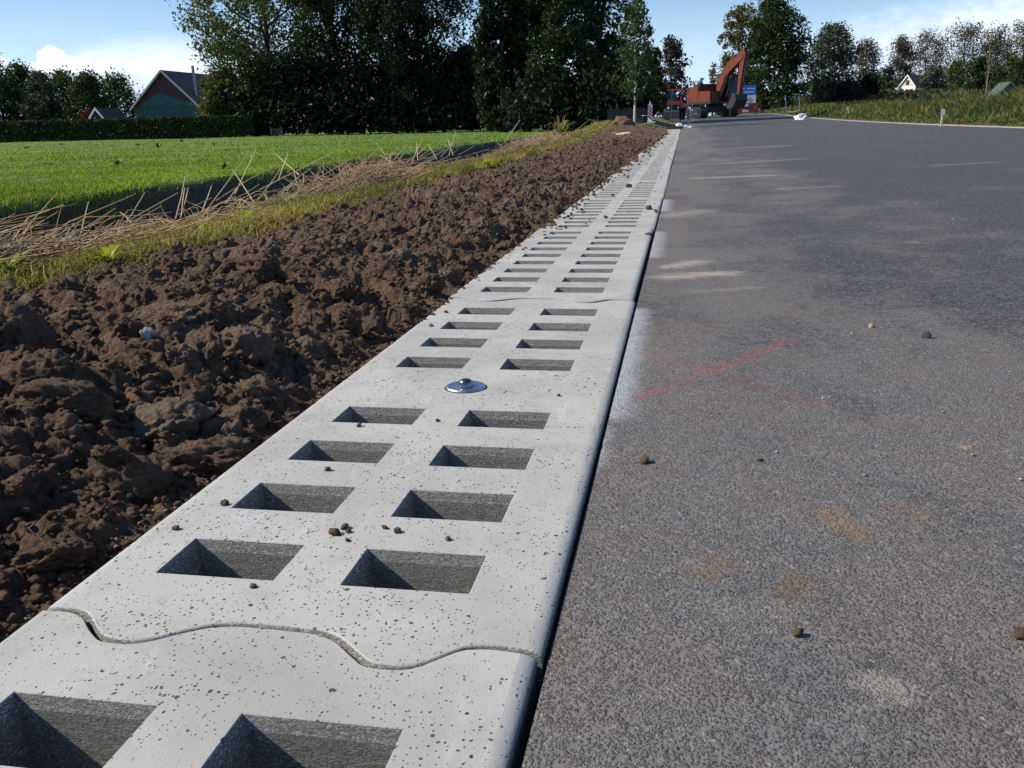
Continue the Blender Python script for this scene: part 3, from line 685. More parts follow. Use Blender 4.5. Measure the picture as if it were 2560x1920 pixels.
# cut reeds lying in a swath along the ditch
def stalks(P, D, L, rad, seed):
    """thin three-sided stalks, slightly kinked"""
    r = np.random.default_rng(seed); n = len(P); D = D/np.linalg.norm(D, axis=1)[:, None]
    a = np.cross(D, np.array([0, 0, 1.0])+r.normal(0, .05, (n, 3))); a /= np.linalg.norm(a, axis=1)[:, None]; b = np.cross(a, D)
    mid = P+D*(L*.5)[:, None]+b*(L*r.normal(.04, .05, n))[:, None]+a*(L*r.normal(0, .03, n))[:, None]; end = P+D*L[:, None]
    V = []
    for q_, s_ in ((P, 1.0), (mid, .85), (end, .4)):
        for t in range(3):
            an = 2*math.pi*t/3; V.append(q_+(a*math.cos(an)+b*math.sin(an))*(rad*s_)[:, None])
    V = np.stack(V, 1).reshape(-1, 3); i = np.arange(n)[:, None]*9; F = []
    for s_ in (0, 3):
        for t in range(3):
            u = (t+1) % 3; F.append(i+np.array([[s_+t, s_+u, s_+3+u, s_+3+t]]))
    return V, np.concatenate(F)
N = 12000
Y = np.exp(rng.uniform(math.log(2.4), math.log(48), N)); heap = (.5+.5*np.sin(6.5*np.log(Y)+.9*np.sin(Y*.7)+.4))**1.5
keep_ = rng.random(N) < .2+.8*heap; Y = Y[keep_]; heap = heap[keep_]; N = len(Y)
X = -2.80+dshift(Y)*1.0+rng.normal(0, .17, N)*(1+.02*Y)+.08*np.sin(Y*1.7)
Zs = terrain(X, Y)+.01+np.abs(rng.normal(0, .02, N))+heap*np.abs(rng.normal(0, .07, N))
az_ = rng.normal(.05, .5, N); D = np.stack([np.sin(az_), np.cos(az_), rng.normal(.03, .10, N)+.5*heap*rng.random(N)**2], -1)
V, F = stalks(np.stack([X, Y-.2, Zs], -1), D, rng.uniform(.12, .6, N), (.0020+.0016*rng.random(N))*(1+.05*Y), 21)
stuff('cut_reeds', V, F, M_STRAW, 'heap of cut brown reeds lying along the ditch', 'reeds')
# the stalks that stick out of the heap
ends = [((600, 500), (835, 380)), ((520, 520), (622, 380)), ((640, 505), (700, 425)), ((595, 470), (640, 375)), ((740, 430), (690, 385)), ((700, 440), (720, 385)),
        ((250, 600), (445, 482)), ((290, 590), (362, 482)), ((330, 560), (300, 530)), ((60, 620), (240, 582)), ((180, 590), (290, 520)), ((455, 530), (462, 470)),
        ((180, 660), (400, 560)), ((20, 650), (245, 585)), ((130, 645), (180, 675)), ((560, 490), (690, 415)), ((760, 465), (880, 395)), ((850, 450), (862, 415)),
        ((930, 430), (1010, 360)), ((980, 420), (1032, 362)), ((1000, 420), (950, 388)), ((1010, 435), (1090, 395)), ((1060, 405), (1110, 372)), ((1080, 410), (1145, 375)),
        ((1120, 400), (1225, 372)), ((1150, 385), (1185, 365)), ((800, 470), (960, 400)), ((1125, 380), (1140, 330)), ((1265, 350), (1300, 300)), ((1430, 335), (1475, 298)), ((640, 520), (770, 440)), ((470, 560), (610, 500))]
er = random.Random(3)
for i in range(44):
    x0 = er.choice((150, 330, 480, 560, 640, 760, 900, 980, 1040, 1110))+er.uniform(-70, 70); y0 = 640-.235*x0+er.uniform(-8, 22); ln_ = er.uniform(30, 115)*(1.15-x0/1600); an = R(er.choice((er.gauss(32, 12), er.gauss(26, 10), er.gauss(75, 25)))); ends.append(((x0, y0), (x0+ln_*math.cos(an), y0-ln_*math.sin(an))))
for i, (a, b_) in enumerate(ends):
    Yd = 4.2+max(0, (a[0]-100))*.0075 if a[0] < 700 else 8.7+(a[0]-700)*.022
    if a[0] > 1250: Yd = 26+(a[0]-1250)*.06
    p = at(a[0], a[1], Yd); xg = -3.0+float(dshift(Yd)); Yd2 = Yd
    g = float(terrain(p.x, Yd)); p.z = max(p.z, g+.02)
    e = at(b_[0], b_[1], Yd+.35*(1+.03*Yd)); d = (e-p); ln = d.length
    mb = MB(); k = p+d*.5+Vector((rng.normal(0, .01), 0, rng.normal(0, .012)))*ln
    r0 = .0030*(1+.09*Yd); mb.tube([p-d*.15, k, e], [r0, r0*.9, r0*.6], 5)
    tag(mb.build('reed_stalk', M_STRAWP), 'long dry reed stalk sticking up out of the cut reeds', 'reed stalk', 'reed stalks sticking out of the heap')
# leafy weeds in the verge
def leafy(name, loc, n, L, wd, mat, label, cat, group=None, upr=.6, seed=0, stem=None):
    r = random.Random(seed); V = []; F = []
    for i in range(n):
        a = r.uniform(0, 6.283); l = L*r.uniform(.6, 1.1); e = upr*r.uniform(.5, 1.3); dx, dy = math.cos(a), math.sin(a); k = len(V); sx_, sy_ = -dy*wd*r.uniform(.7, 1.2), dx*wd*r.uniform(.7, 1.2)
        for t, ww, zz in ((0, .25, 0), (.3, .8, e*.32), (.65, 1, e*.5), (1.0, .08, e*.42)):
            V += [(dx*l*t-sx_*ww, dy*l*t-sy_*ww, l*zz), (dx*l*t+sx_*ww, dy*l*t+sy_*ww, l*zz)]
        F += [(k, k+1, k+3, k+2), (k+2, k+3, k+5, k+4), (k+4, k+5, k+7, k+6)]
    root = empty(name, loc); me = bpy.data.meshes.new('leaves'); me.from_pydata(V, [], F); finish(me, True); link('leaves', me, mat, root)
    if stem:
        mb = MB()
        for i in range(stem[1]):
            a = r.uniform(0, 6.28); mb.tube([(0, 0, 0), (math.cos(a)*stem[0]*.1, math.sin(a)*stem[0]*.1, stem[0]*.5), (math.cos(a)*stem[0]*.22, math.sin(a)*stem[0]*.22, stem[0]*r.uniform(.7, 1))], [.012, .009, .004], 5)
        mb.build('stem', M_STRAW, root)
    return tag(root, label, cat, group)
for px, py, sz, lab in ((395, 368, .75, 'largest clump of dock leaves in the meadow, in front of the barn'), (345, 364, .5, 'dock clump just beside the largest one in the meadow'), (455, 356, .55, 'dock clump near the hedge right below the barn eave'),
                        (535, 363, .5, 'dock clump in the meadow in front of the broad leafy tree'), (620, 343, .5, 'dock clump at the meadow edge under the broad leafy tree'), (155, 365, .5, 'dock clump in the meadow below the white trimmed shed'), (65, 372, .6, 'dock clump at the far left end of the meadow'),
                        (295, 412, .4, 'low pale dock plant in the middle of the meadow'), (560, 425, .35, 'low dock plant near the ditch in the meadow'), (1135, 335, .4, 'dock plant at the meadow edge before the columnar conifer')):
    d = at(px, py, 1.0)-Vector(CAM); Yd = min(70, max(6, .535/max(.004, -d.z)))
    p = at(px, py, Yd); leafy('dock_plant', (p.x, Yd, float(terrain(p.x, Yd))), 16, sz*.5, sz*.085, M_DOCK, lab, 'dock plant', 'dock plants in the meadow', 1.0, int(px))
for px, py, L, lab in ((270, 640, .11, 'bright yellow green leafy weed in the verge below the reeds'), (15, 665, .1, 'yellow green grass clump at the left picture edge of the verge'), (610, 535, .08, 'yellow green weed between reeds and dug soil'), (1225, 415, .16, 'bright grass tuft in the verge further along')):
    Yd = {270: 3.35, 15: 3.0, 610: 5.0, 1225: 11.5}[px]; p = at(px, py, Yd)
    leafy('verge_weed', (p.x, Yd, max(p.z-.03, float(terrain(p.x, Yd)))), 22, L, L*.11, M_YELG, lab, 'weed', None, 1.1, px)
Yd = 27.0; p = at(1400, 325, Yd); leafy('tall_weed', (p.x, Yd, float(terrain(p.x, Yd))), 34, .5, .035, M_WEED, 'tall shaggy weed at the ditch end in front of the dark trees', 'weed', None, 1.9, 5, (.75, 6))
# rank growth on the far bank of the road
N = 90000
Y = 1/rng.uniform(1/130, 1/14, N); X = 8.28+np.abs(rng.normal(0, 1, N))*(2.5+.09*Y); k = X < 8.3+.6*Y; X, Y = X[k], Y[k]
dd = X-8.28; cl = fbm(X*.45, Y*.25, 4, 66)
h = (.05+.62*sstep(.2, 2.6, dd))*(.45+.8*rng.random(len(X)))*(1+.55*cl)*(.75+.35*sstep(60, 20, Y)); wd = .008+.0016*Y
V, F = blades(np.stack([X, Y, terrain(X, Y)-.02], -1), h, wd, rng.uniform(.1, .8, len(X)), 14)
stuff('bank_weeds', V, F, M_WEED, 'rank green and brown weeds on the bank across the road', 'weeds')
N = 34000
Y = rng.uniform(40, 215, N); X = rng.uniform(.10, .52, N)*Y; k = X > 13; X, Y = X[k], Y[k]
V, F = blades(np.stack([X, Y, terrain(X, Y)-.05], -1), rng.uniform(.3, .85, len(X))*(1+.4*fbm(X*.1, Y*.06, 3, 68)), .05+.0016*Y, rng.uniform(.1, .7, len(X)), 15)
stuff('rough_field', V, F, leafmat('rough_field_growth', [(.035, .055, .016), (.07, .085, .028), (.12, .10, .05), (.06, .09, .025)], .25, .6, .12, .5), 'rough olive growth of the field behind the bank', 'field growth')
N = 900
y = rng.uniform(16, 70, N); x = 8.25+np.abs(rng.normal(0, .16, N)); s = rng.uniform(.015, .045, N)
V, F = scatter_mesh(CL1, np.stack([x, y, terrain(x, y)+.02], -1), s, 8)
tag(link('bank_soil', np_mesh('bank_soil', V, F, True), mat_soil('reddish_soil', .1)), 'brown soil crumbs along the kerb across the road', 'soil', kind='stuff')

# ------------------------------------------------------------------ trees
def leaf_quads(P, size, seed, flat=.0):
    r = np.random.default_rng(seed); n = len(P)
    a = r.normal(0, 1, (n, 3)); a /= np.linalg.norm(a, axis=1)[:, None]; b = r.normal(0, 1, (n, 3)); b -= a*np.sum(a*b, 1)[:, None]; b /= np.linalg.norm(b, axis=1)[:, None]
    s = (size*r.uniform(.4, 1.55, n))[:, None]
    V = np.stack([P-a*s*.6, P-b*s*.36+a*s*.05, P+a*s*.6, P+b*s*.36+a*s*.05], 1).reshape(-1, 3)
    return V, np.arange(n*4).reshape(n, 4)
def tree(name, label, x, y, H, crown, nl, leaf, mat, seed, bark=None, trunk_r=None, clump=(.16, .27), fill=.35, z=None, bare=0.0, group=None, lean=0.0, limbs=9, cat='tree', nclump=None):
    """crown: (height fraction where it starts, [(t, radius) ...]) radii in metres along the crown; trunk with forking limbs and clustered leaves"""
    r = np.random.default_rng(seed); c0, prof = crown; bark = bark or M_BARK
    z = float(terrain(x, y)) if z is None else z
    root = empty(name, (x, y, z)); tr = trunk_r or H*.016
    h0 = H*c0; tt = np.array([p[0] for p in prof]); rr = np.array([p[1] for p in prof]); rad = lambda t: np.interp(t, tt, rr)
    mb = MB(); n = 7; ax = []
    for i in range(n):
        u = i/(n-1); ax.append(Vector((lean*u*H+r.normal(0, .012)*H*u, r.normal(0, .012)*H*u, H*.93*u-(.15 if i == 0 else 0))))
    mb.tube(ax, [tr*(1.25 if i == 0 else 1)*(1-.9*(i/(n-1)))+.01 for i in range(n)], 8)
    def axp(zz):
        u = min(max(zz/(H*.93), 0), 1)*(n-1); i = min(int(u), n-2); return ax[i].lerp(ax[i+1], u-i)
    tips = []
    for i in range(limbs):
        t = (i+.5)/limbs*.9; a = i*2.4+r.uniform(-.4, .4); ro = rad(min(1, t+.12))*r.uniform(.6, .95)
        zb = max(H*.12, h0*.75+(H-h0)*t*.8); s = axp(zb); e = Vector((s.x+math.cos(a)*ro, s.y+math.sin(a)*ro, min(H*.97, h0+(H-h0)*min(1, t+.12)+r.uniform(-.02, .05)*H)))
        m_ = s.lerp(e, .5)+Vector((0, 0, -.06*ro)); rb = tr*(.5-.3*t)
        mb.tube([s, m_, e], [rb, rb*.6, rb*.15+.004], 5, False); tips += [e, m_]
        for k in range(3):
            q_ = s.lerp(e, r.uniform(.4, .85)); e2 = q_+Vector((r.normal(0, .5)*ro*.6, r.normal(0, .5)*ro*.6, abs(r.normal(.3, .3))*ro*.6)); mb.tube([q_, q_.lerp(e2, .5)+Vector((0, 0, .03*ro)), e2], [rb*.35, rb*.25, .006], 4, False); tips.append(e2)
    mb.build('trunk', bark, root)
    ncl = nclump or max(30, nl//60); cs = []
    while len(cs) < ncl:
        t = r.random(); ro = rad(t); a = r.uniform(0, 6.283); q_ = math.sqrt(r.uniform(fill, 1.0))*ro*r.uniform(.75, 1.05)
        s = axp(h0+(H-h0)*t); cs.append((s.x+math.cos(a)*q_, s.y+math.sin(a)*q_, h0+(H-h0)*t))
    cs = np.array(cs+[tuple(v) for v in tips]); Rm = max(rr)
    cr = Rm*r.uniform(clump[0], clump[1]*1.35, len(cs)); pick = r.integers(0, len(cs), nl)
    d = r.normal(0, 1, (nl, 3)); d /= np.linalg.norm(d, axis=1)[:, None]
    P = cs[pick]+d*(cr[pick]*r.random(nl)**.45)[:, None]*np.array([1, 1, .8])
    P = P[P[:, 2] > .15]
    if bare > 0: P = P[r.random(len(P)) > bare]
    V, F = leaf_quads(P, leaf, seed+1)
    link('crown', np_mesh('crown', V, F), mat, root)
    return tag(root, label, cat, group)

L_DARK = leafmat('dark_evergreen_leaf', [(.013, .024, .012), (.018, .032, .014), (.023, .038, .016)], .12)
L_DEEP = leafmat('deep_green_leaf', [(.024, .042, .014), (.033, .055, .017), (.043, .067, .021)], .2)
L_OLIVE = leafmat('olive_leaf', [(.045, .065, .020), (.065, .085, .026), (.085, .10, .030), (.12, .115, .032)], .3)
L_GREEN = leafmat('mid_green_leaf', [(.022, .048, .016), (.045, .080, .025), (.075, .11, .035)], .25)
L_YEL = leafmat('yellowing_leaf', [(.06, .065, .025), (.12, .105, .04), (.18, .14, .06)], .25)
L_GREY = leafmat('grey_green_leaf', [(.05, .068, .048), (.07, .09, .062), (.095, .112, .078)], .2)  # haze put into the colour: lightened for the distant trees
L_PURP = leafmat('purple_brown_leaf', [(.035, .028, .032), (.065, .050, .052), (.10, .075, .07)], .15)
L_BRN = leafmat('brown_autumn_leaf', [(.062, .060, .044), (.095, .085, .060), (.13, .11, .075)], .2)
L_RED = leafmat('red_leaf', [(.08, .015, .02), (.16, .025, .035)], .3)
D = 1.1573
def T(px, Y): return latx(px*D, Y)
BR = (.12, [(0, 2.0), (.15, 4.2), (.4, 7.2), (.7, 6.4), (.9, 3.6), (1, 1.0)])
tree('broadleaf_tree', 'broad spreading olive green tree beside the barn', T(590, 80), 80, 17.5, BR, 42000, .21, L_OLIVE, 101, trunk_r=.38, clump=(.11, .19), fill=.2, limbs=20, nclump=230)
tree('broadleaf_tree', 'tall dark tree with sky gaps left of the columnar conifer', T(905, 82), 83, 18, (.14, [(0, 2.5), (.2, 4.6), (.5, 5.2), (.8, 4.4), (1, 1.5)]), 26000, .22, L_DEEP, 102, trunk_r=.3, fill=.2, limbs=16, nclump=150)
tree('pine_tree', 'dark pine with bare trunk between the two broad trees', T(845, 76), 77, 16.5, (.30, [(0, 2.6), (.25, 3.0), (.5, 3.2), (.8, 2.6), (1, .6)]), 17000, .22, L_DARK, 103, trunk_r=.22, fill=.15, limbs=14, nclump=85)
tree('broadleaf_tree', 'dark tree behind the pine, leaning towards the broad olive tree', T(735, 86), 86, 16, (.10, [(0, 3.0), (.3, 4.2), (.6, 4.0), (1, 1.2)]), 20000, .23, L_DEEP, 104, fill=.2, limbs=12, nclump=150)
COLM = (.01, [(0, 1.7), (.1, 1.85), (.5, 1.7), (.8, 1.3), (1, .15)])
tree('columnar_conifer', 'dense dark columnar conifer rising sheer from the meadow edge', T(1088, 64), 64, 15.5, COLM, 17000, .24, L_DARK, 105, clump=(.22, .36), fill=.35, limbs=6, nclump=330)
tree('columnar_conifer', 'second dark conifer, close behind the sheer one', T(1140, 67), 67, 14.5, (.01, [(0, 2.2), (.3, 2.2), (.7, 1.8), (1, .2)]), 15000, .26, L_DARK, 106, clump=(.22, .36), fill=.3, limbs=6, nclump=260)
tree('broadleaf_tree', 'dark round headed tree right of the two conifers', T(1215, 64), 64, 13.5, (.03, [(0, 2.4), (.3, 3.0), (.7, 2.8), (1, .8)]), 22000, .20, L_DEEP, 107, fill=.2, limbs=12, nclump=190)
tree('broadleaf_tree', 'tall dark tree behind the slender young tree', T(1300, 68), 68, 14.5, (.06, [(0, 2.0), (.3, 2.6), (.6, 2.6), (.85, 2.3), (1, .8)]), 18000, .20, L_DEEP, 108, fill=.2, limbs=12, nclump=120)
tree('young_tree', 'slender young green tree with pale trunk beside the soil strip', T(1371, 50), 50, 6.25, (.20, [(0, .55), (.15, 1.15), (.4, 1.25), (.65, .95), (.85, .55), (1, .12)]), 5200, .115, L_GREEN, 109, M_BARKP, .055, (.16, .26), .15, limbs=14, z=at(1586, 306, 50).z)
tree('far_tree', 'rounded purple brown tree behind the round road sign', T(1447, 108), 108, 8.3, (.05, [(0, 1.6), (.3, 2.2), (.65, 1.9), (1, .4)]), 6500, .24, L_PURP, 110, clump=(.2, .34), fill=.2, limbs=10)
tree('far_tree', 'dark green tree between young tree and purple brown tree', T(1405, 90), 92, 6.5, (.02, [(0, 1.8), (.4, 1.8), (1, .4)]), 3200, .26, L_DEEP, 111, fill=.3)
tree('far_tree', 'thin pale tree far down the road left of the excavator boom', T(1512, 210), 210, 8.5, (.1, [(0, 1.2), (.5, 1.7), (1, .3)]), 900, .34, L_GREY, 112, fill=.1)
tree('far_tree', 'thin pale tree far down the road behind the excavator boom', T(1538, 200), 200, 10.5, (.1, [(0, 1.4), (.5, 2.0), (1, .4)]), 1100, .34, L_YEL, 113, fill=.1)
tree('roadside_tree', 'tall yellowing tree behind the excavator boom', T(1592, 142), 142, 15.2, (.06, [(0, 2.6), (.3, 3.2), (.75, 3.2), (.93, 1.9), (1, .8)]), 12000, .28, L_YEL, 114, fill=.2, limbs=12, nclump=110)
tree('roadside_tree', 'large dark green tree beside the project board', T(1668, 138), 138, 14.6, (.02, [(0, 4.0), (.3, 5.0), (.6, 4.6), (.82, 3.2), (.95, 1.7), (1, .8)]), 20000, .30, L_DEEP, 115, fill=.2, limbs=14, nclump=170)
tree('roadside_tree', 'grey green bushy tree right of the large dark one', T(1785, 146), 146, 10.2, (.0, [(0, 3.6), (.4, 4.0), (.75, 3.3), (.93, 1.9), (1, .8)]), 12000, .30, L_GREY, 116, clump=(.2, .34), fill=.2, limbs=12)
POP = [(1863, 125, 52, L_BRN, 'leftmost brown poplar in the row beyond the bank'), (1937, 118, 44, L_BRN, 'slim brown poplar behind the white house'), (1990, 113, 72, L_BRN, 'broad brown poplar right of the white house'), (2068, 105, 86, L_BRN, 'widest brown poplar in the row beyond the bank'), (2138, 108, 60, L_BRN, 'brown poplar behind the thin bare sapling'), (2195, 104, 70, L_YEL, 'rightmost yellowing poplar at the picture edge')]
for i, (px, top, wpx, lm, lab) in enumerate(POP):
    Y = 225+(i % 3)*8; H = (285-top*D+8)*Y/2300; wr = wpx*D*Y/2300/2*1.2
    tree('poplar_tree', lab, T(px, Y), Y, H, (.10, [(0, wr*.6), (.25, wr*.95), (.6, wr), (.85, wr*.75), (1, wr*.3)]), 9000, .30, lm, 130+i, clump=(.28, .45), fill=.1, limbs=14, z=1.5, nclump=120, group='poplars in a row beyond the bank')
BUSH = [(1870, 175, 60, 150, L_DARK, 'low dark bush below the leftmost poplar'), (1905, 165, 60, 170, L_DEEP, 'dark bush between the first two poplars'), (1960, 180, 50, 215, L_DARK, 'dark bush behind the white house gable'), (2010, 168, 60, 175, L_GREY, 'grey green bush right of the white house'), (2060, 160, 70, 180, L_OLIVE, 'olive bush below the widest poplar'), (2105, 150, 60, 160, L_DEEP, 'dark green bush left of the thin sapling'), (2165, 150, 60, 165, L_OLIVE, 'olive bush beside the green shed'), (2210, 145, 60, 150, L_DEEP, 'dark bush at the right picture edge'), (1830, 190, 60, 140, L_DARK, 'low dark bush beside the two tape posts')]
for i, (px, top, wpx, Y, lm, lab) in enumerate(BUSH):
    H = (293-top*D)*Y/2300; wr = max(1.2, wpx*D*Y/2300/2)
    tree('bush', lab, T(px, Y), Y, H, (0, [(0, wr), (.4, wr*1.05), (.8, wr*.7), (1, wr*.2)]), 4200, .34, lm, 150+i, clump=(.25, .4), fill=.15, limbs=6, cat='bush', z=.3, group='bushes beyond the bank')
LT = [(12, 130, 60, L_GREEN, 'tallest dark tree at the left picture edge behind the hedge'), (62, 150, 56, L_DEEP, 'dark tree next to the one at the left picture edge'), (100, 168, 46, L_GREY, 'pale grey green willow behind the hedge'), (150, 170, 60, L_GREEN, 'dark tree between willow and white trimmed shed'), (205, 172, 56, L_DEEP, 'dark tree right behind the white trimmed shed'), (262, 180, 70, L_GREEN, 'dark low tree left of the barn'), (-60, 135, 70, L_DEEP, 'dark tree beyond the left picture edge')]  # lighter mid green leaves on some imitate distance haze in their colour
for i, (px, top, wpx, lm, lab) in enumerate(LT):
    Y = 112+(i % 2)*7; H = (338-top*D+22)*Y/2300; wr = wpx*D*Y/2300/2*1.9
    tree('background_tree', lab, T(px, Y), Y, H, (.02, [(0, wr*.9), (.4, wr), (.75, wr*.75), (1, wr*.15)]), 8000, .28, lm, 170+i, clump=(.22, .38), fill=.15, limbs=9, nclump=140)
SH = [(492, 200, 4.2, 2.0, L_OLIVE, 'olive shrub under the broad leafy tree beside the barn'), (560, 235, 3.6, 2.6, L_DARK, 'dark shrub at the end of the clipped hedge'), (640, 215, 4.6, 3.2, L_DARK, 'dark shrub under the trunk of the broad leafy tree'), (715, 212, 4.8, 3.2, L_DARK, 'dark shrub between the broad tree and the pine'), (800, 222, 4.3, 3.0, L_DARK, 'dark shrub at the foot of the pine'), (890, 222, 4.2, 3.0, L_DARK, 'dark shrub right of the pine trunk'), (960, 205, 5.0, 2.8, L_DARK, 'dark shrub below the tiled house roof'), (1020, 190, 5.0, 2.2, L_DARK, 'dark shrub close to the sheer conifer'), (1330, 228, 2.8, 2.2, L_DARK, 'dark shrub behind the slender young tree'), (1265, 225, 2.8, 2.2, L_DARK, 'dark shrub at the foot of the round headed tree'), (1190, 225, 2.8, 2.2, L_DARK, 'dark shrub at the foot of the second conifer')]
for i, (px, top, H, wr, lm, lab) in enumerate(SH):
    Y = 78 if px < 1050 else 62
    H *= 1.3; wr *= 1.12
    tree('shrub', lab, T(px, Y), Y, H, (0, [(0, wr), (.4, wr*1.05), (.8, wr*.75), (1, wr*.25)]), 6500, .26, lm, 190+i, clump=(.22, .36), fill=.1, limbs=6, nclump=120, cat='shrub', group='shrubs under the trees')
tree('shrub', 'small red leaved shrub behind the hedge beside the shed', T(193, 92), 92, 3.2, (0, [(0, .9), (.5, 1.0), (1, .2)]), 700, .22, L_RED, 205, limbs=4, cat='shrub')
# thin sapling on the bank across the road
tree('sapling', 'thin nearly bare sapling standing in the weeds of the bank', T(2126, 42), 42, 3.25, (.3, [(0, .18), (.4, .22), (1, .05)]), 90, .07, L_BRN, 210, plain('sapling_bark', (.17, .14, .10), .85), .03, limbs=10, cat='sapling')
# far wooded skyline beyond the end of the road
N = 26000; X = rng.uniform(-150, 260, N); Y = rng.uniform(262, 285, N); top = 7.5+2.5*fbm(X*.05, 1.0, 4, 301)+1.5*fbm(X*.3, 2.0, 2, 302)+2.6*sstep(20, 60, X)
V, F = leaf_quads(np.stack([X, Y, top*rng.random(N)**.7], -1), .9, 303); stuff('far_treeline', V, F, L_GREY, 'grey green wooded skyline far beyond the road', 'treeline')
# clipped hedge
hx0, hx1 = T(-60, 75), T(548, 75); root = empty('clipped_hedge', ((hx0+hx1)/2, 75.6, 0)); hw = (hx1-hx0)/2
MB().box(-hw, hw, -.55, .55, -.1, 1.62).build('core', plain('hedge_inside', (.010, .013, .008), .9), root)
n = 15000; side = rng.random(n); P = np.stack([rng.uniform(-hw, hw, n), np.where(side < .55, -.66+rng.normal(0, .05, n), rng.uniform(-.7, .7, n)), np.where(side < .55, rng.uniform(0, 1.75, n), 1.72+rng.normal(0, .05, n))], -1)
V, F = leaf_quads(P, .13, 230); link('foliage', np_mesh('foliage', V, F), leafmat('hedge_leaf', [(.014, .028, .010), (.03, .055, .016), (.05, .085, .025)], .15), root)
tag(root, 'long clipped dark hedge along the far side of the meadow', 'hedge')

# ------------------------------------------------------------------ buildings
M_TEAL = plain('teal_weatherboard', (.035, .10, .095), .7, 0, .2, 2.0); M_MAR = plain('maroon_brown_board', (.085, .035, .035), .7, 0, .2, 3.0)
M_TILE = plain('brown_roof_tile', (.12, .075, .065), .8, 0, .3, 8.0, .4); M_TILED = plain('dark_roof_tile', (.09, .06, .055), .8, 0, .3, 8.0, .4)
M_TRIM = plain('grey_verge_board', (.42, .40, .40), .6); M_GLASS = plain('dark_window_glass', (.02, .03, .04), .08, 0, .1, 3.0, 0, .6)
M_BRICK = plain('brown_brick', (.16, .085, .06), .9, 0, .3, 14.0); M_CREAM = plain('cream_render', (.60, .54, .38), .8, 0, .08)
M_GRNW = plain('green_shed_board', (.06, .11, .085), .7, 0, .2, 3.0)

def gable_house(name, label, cx, y, hw, eave, apex, depth, wallm, gablem, roofm, trim, z=0.0, over=.25, rz=0.0, split=None, boards=0, tiles=0):
    root = empty(name, (cx, y, z), rz)
    MB().box(-hw, hw, 0, depth, -.2, eave).build('wall', wallm, root)
    lim = split if split is not None else eave
    g = MB().prism([(-hw, eave), (hw, eave), (0, apex)], .0, depth); g.build('gable', gablem, root)
    if boards:
        for i in range(boards):
            z0 = eave+(apex-eave)*i/boards; z1 = eave+(apex-eave)*(i+.93)/boards; f0 = hw*(1-(z0-eave)/(apex-eave)); f1 = hw*(1-(z1-eave)/(apex-eave))
            MB().prism([(-f0, z0), (f0, z0), (f1, z1), (-f1, z1)], -.035, -.003).build('board', gablem, root)
    sl_ = (apex-eave)/hw; ho = hw+over; ez = eave-over*sl_
    for s in (-1, 1):
        r = MB().prism([(s*ho, ez), (0, apex), (0, apex+.16), (s*ho, ez+.16)], -over, depth+over).build('roof', roofm, root)
        if tiles:
            tm = MB()
            tm.box(-.5, .5, 0, 1, 0, .05); 
            ln = math.hypot(ho, apex-ez); n = tiles
            for i in range(n):
                a = i/n; b2 = (i+1.04)/n; p0 = (s*ho*(1-a), ez+.165+(apex-ez)*a+.03); p1 = (s*ho*(1-min(1, b2)), ez+.165+(apex-ez)*min(1, b2))
                MB().prism([p0, (p0[0], p0[1]-.03), (p1[0], p1[1]-.005), p1], -over-.01, depth+over+.01).build('tile_row', roofm, r)
        MB().prism([(s*ho, ez-.06), (0, apex-.06), (0, apex+.22), (s*ho, ez+.22)], -over-.05, -over-.004).build('verge_board', trim, root)
    return tag(root, label, 'house' if 'house' in name else 'barn' if 'barn' in name else 'shed')
S95 = 96/2300
cx = latx(424, 96); hw = 92*S95; gz = (331-180)*S95+.537; ev = (331-262)*S95+.537
barn = gable_house('timber_barn', 'teal timber barn with dark maroon gable behind the hedge', cx, 96, hw, ev-.2, gz, 11, M_TEAL, M_MAR, M_TILE, M_TRIM, over=.35, boards=9)
# lower teal lean-to face carried up into the gable
MB().prism([(-hw*.86, ev-.2), (-.2*hw, ev+1.25), (hw*.98, ev+.02), (hw*.98, ev-.2)], -.10, -.04).build('gable_cladding', M_TEAL, barn)
for i in range(16):
    x0 = -hw+2*hw*i/16; MB().box(x0+.02, x0+2*hw/16-.02, -.03, -.003, 0, ev-.22).build('plank', M_TEAL, barn)
MB().tube([(hw*.72, 1.5, 2.0), (hw*.72, 1.5, gz+.6)], .16, 10).build('flue', M_DARKS, barn)
shed = gable_house('white_trimmed_shed', 'small dark shed with white gable trim behind the hedge', latx(248, 88), 88, 31*88/2300, 1.5, (335-272)*88/2300+.537, 4, M_BLACK, plain('dark_shed_board', (.02, .025, .03), .7), M_TILED, M_WHITE, over=.12, boards=4)
hr = gable_house('tiled_house', 'house with dark tiled roof glimpsed beside the sheer conifer', latx(1180, 104), 104, 4.2, 3.0, 6.9, 9, M_BRICK, M_BRICK, M_TILED, M_TRIM, rz=R(90), tiles=12)
wh = gable_house('white_house', 'small white house with cream gable among the poplars', latx(2262, 190), 190, 1.7, 2.4, 4.3, 5, M_WHITE, M_CREAM, M_TILED, M_WHITE, over=.2, rz=R(-48), z=at(2262, 250, 190).z)
for xw in (-1.1, .9):
    wd_ = MB().box(xw-.3, xw+.3, -.05, -.004, .9, 2.0).build('window', M_WHITE, wh); MB().box(xw-.24, xw+.24, -.08, -.052, .96, 1.94).build('pane', M_GLASS, wd_)
MB().box(-.35, .35, -.05, -.004, 2.7, 3.5).build('window', M_GLASS, wh)
gable_house('green_shed', 'green gabled shed behind the weeds near the right picture edge', latx(2518, 120), 120, 1.35, 2.3, 3.75, 4, M_GRNW, M_GRNW, plain('mossy_roof', (.07, .085, .07), .8), plain('green_trim', (.09, .15, .12), .6), over=.15, boards=5)
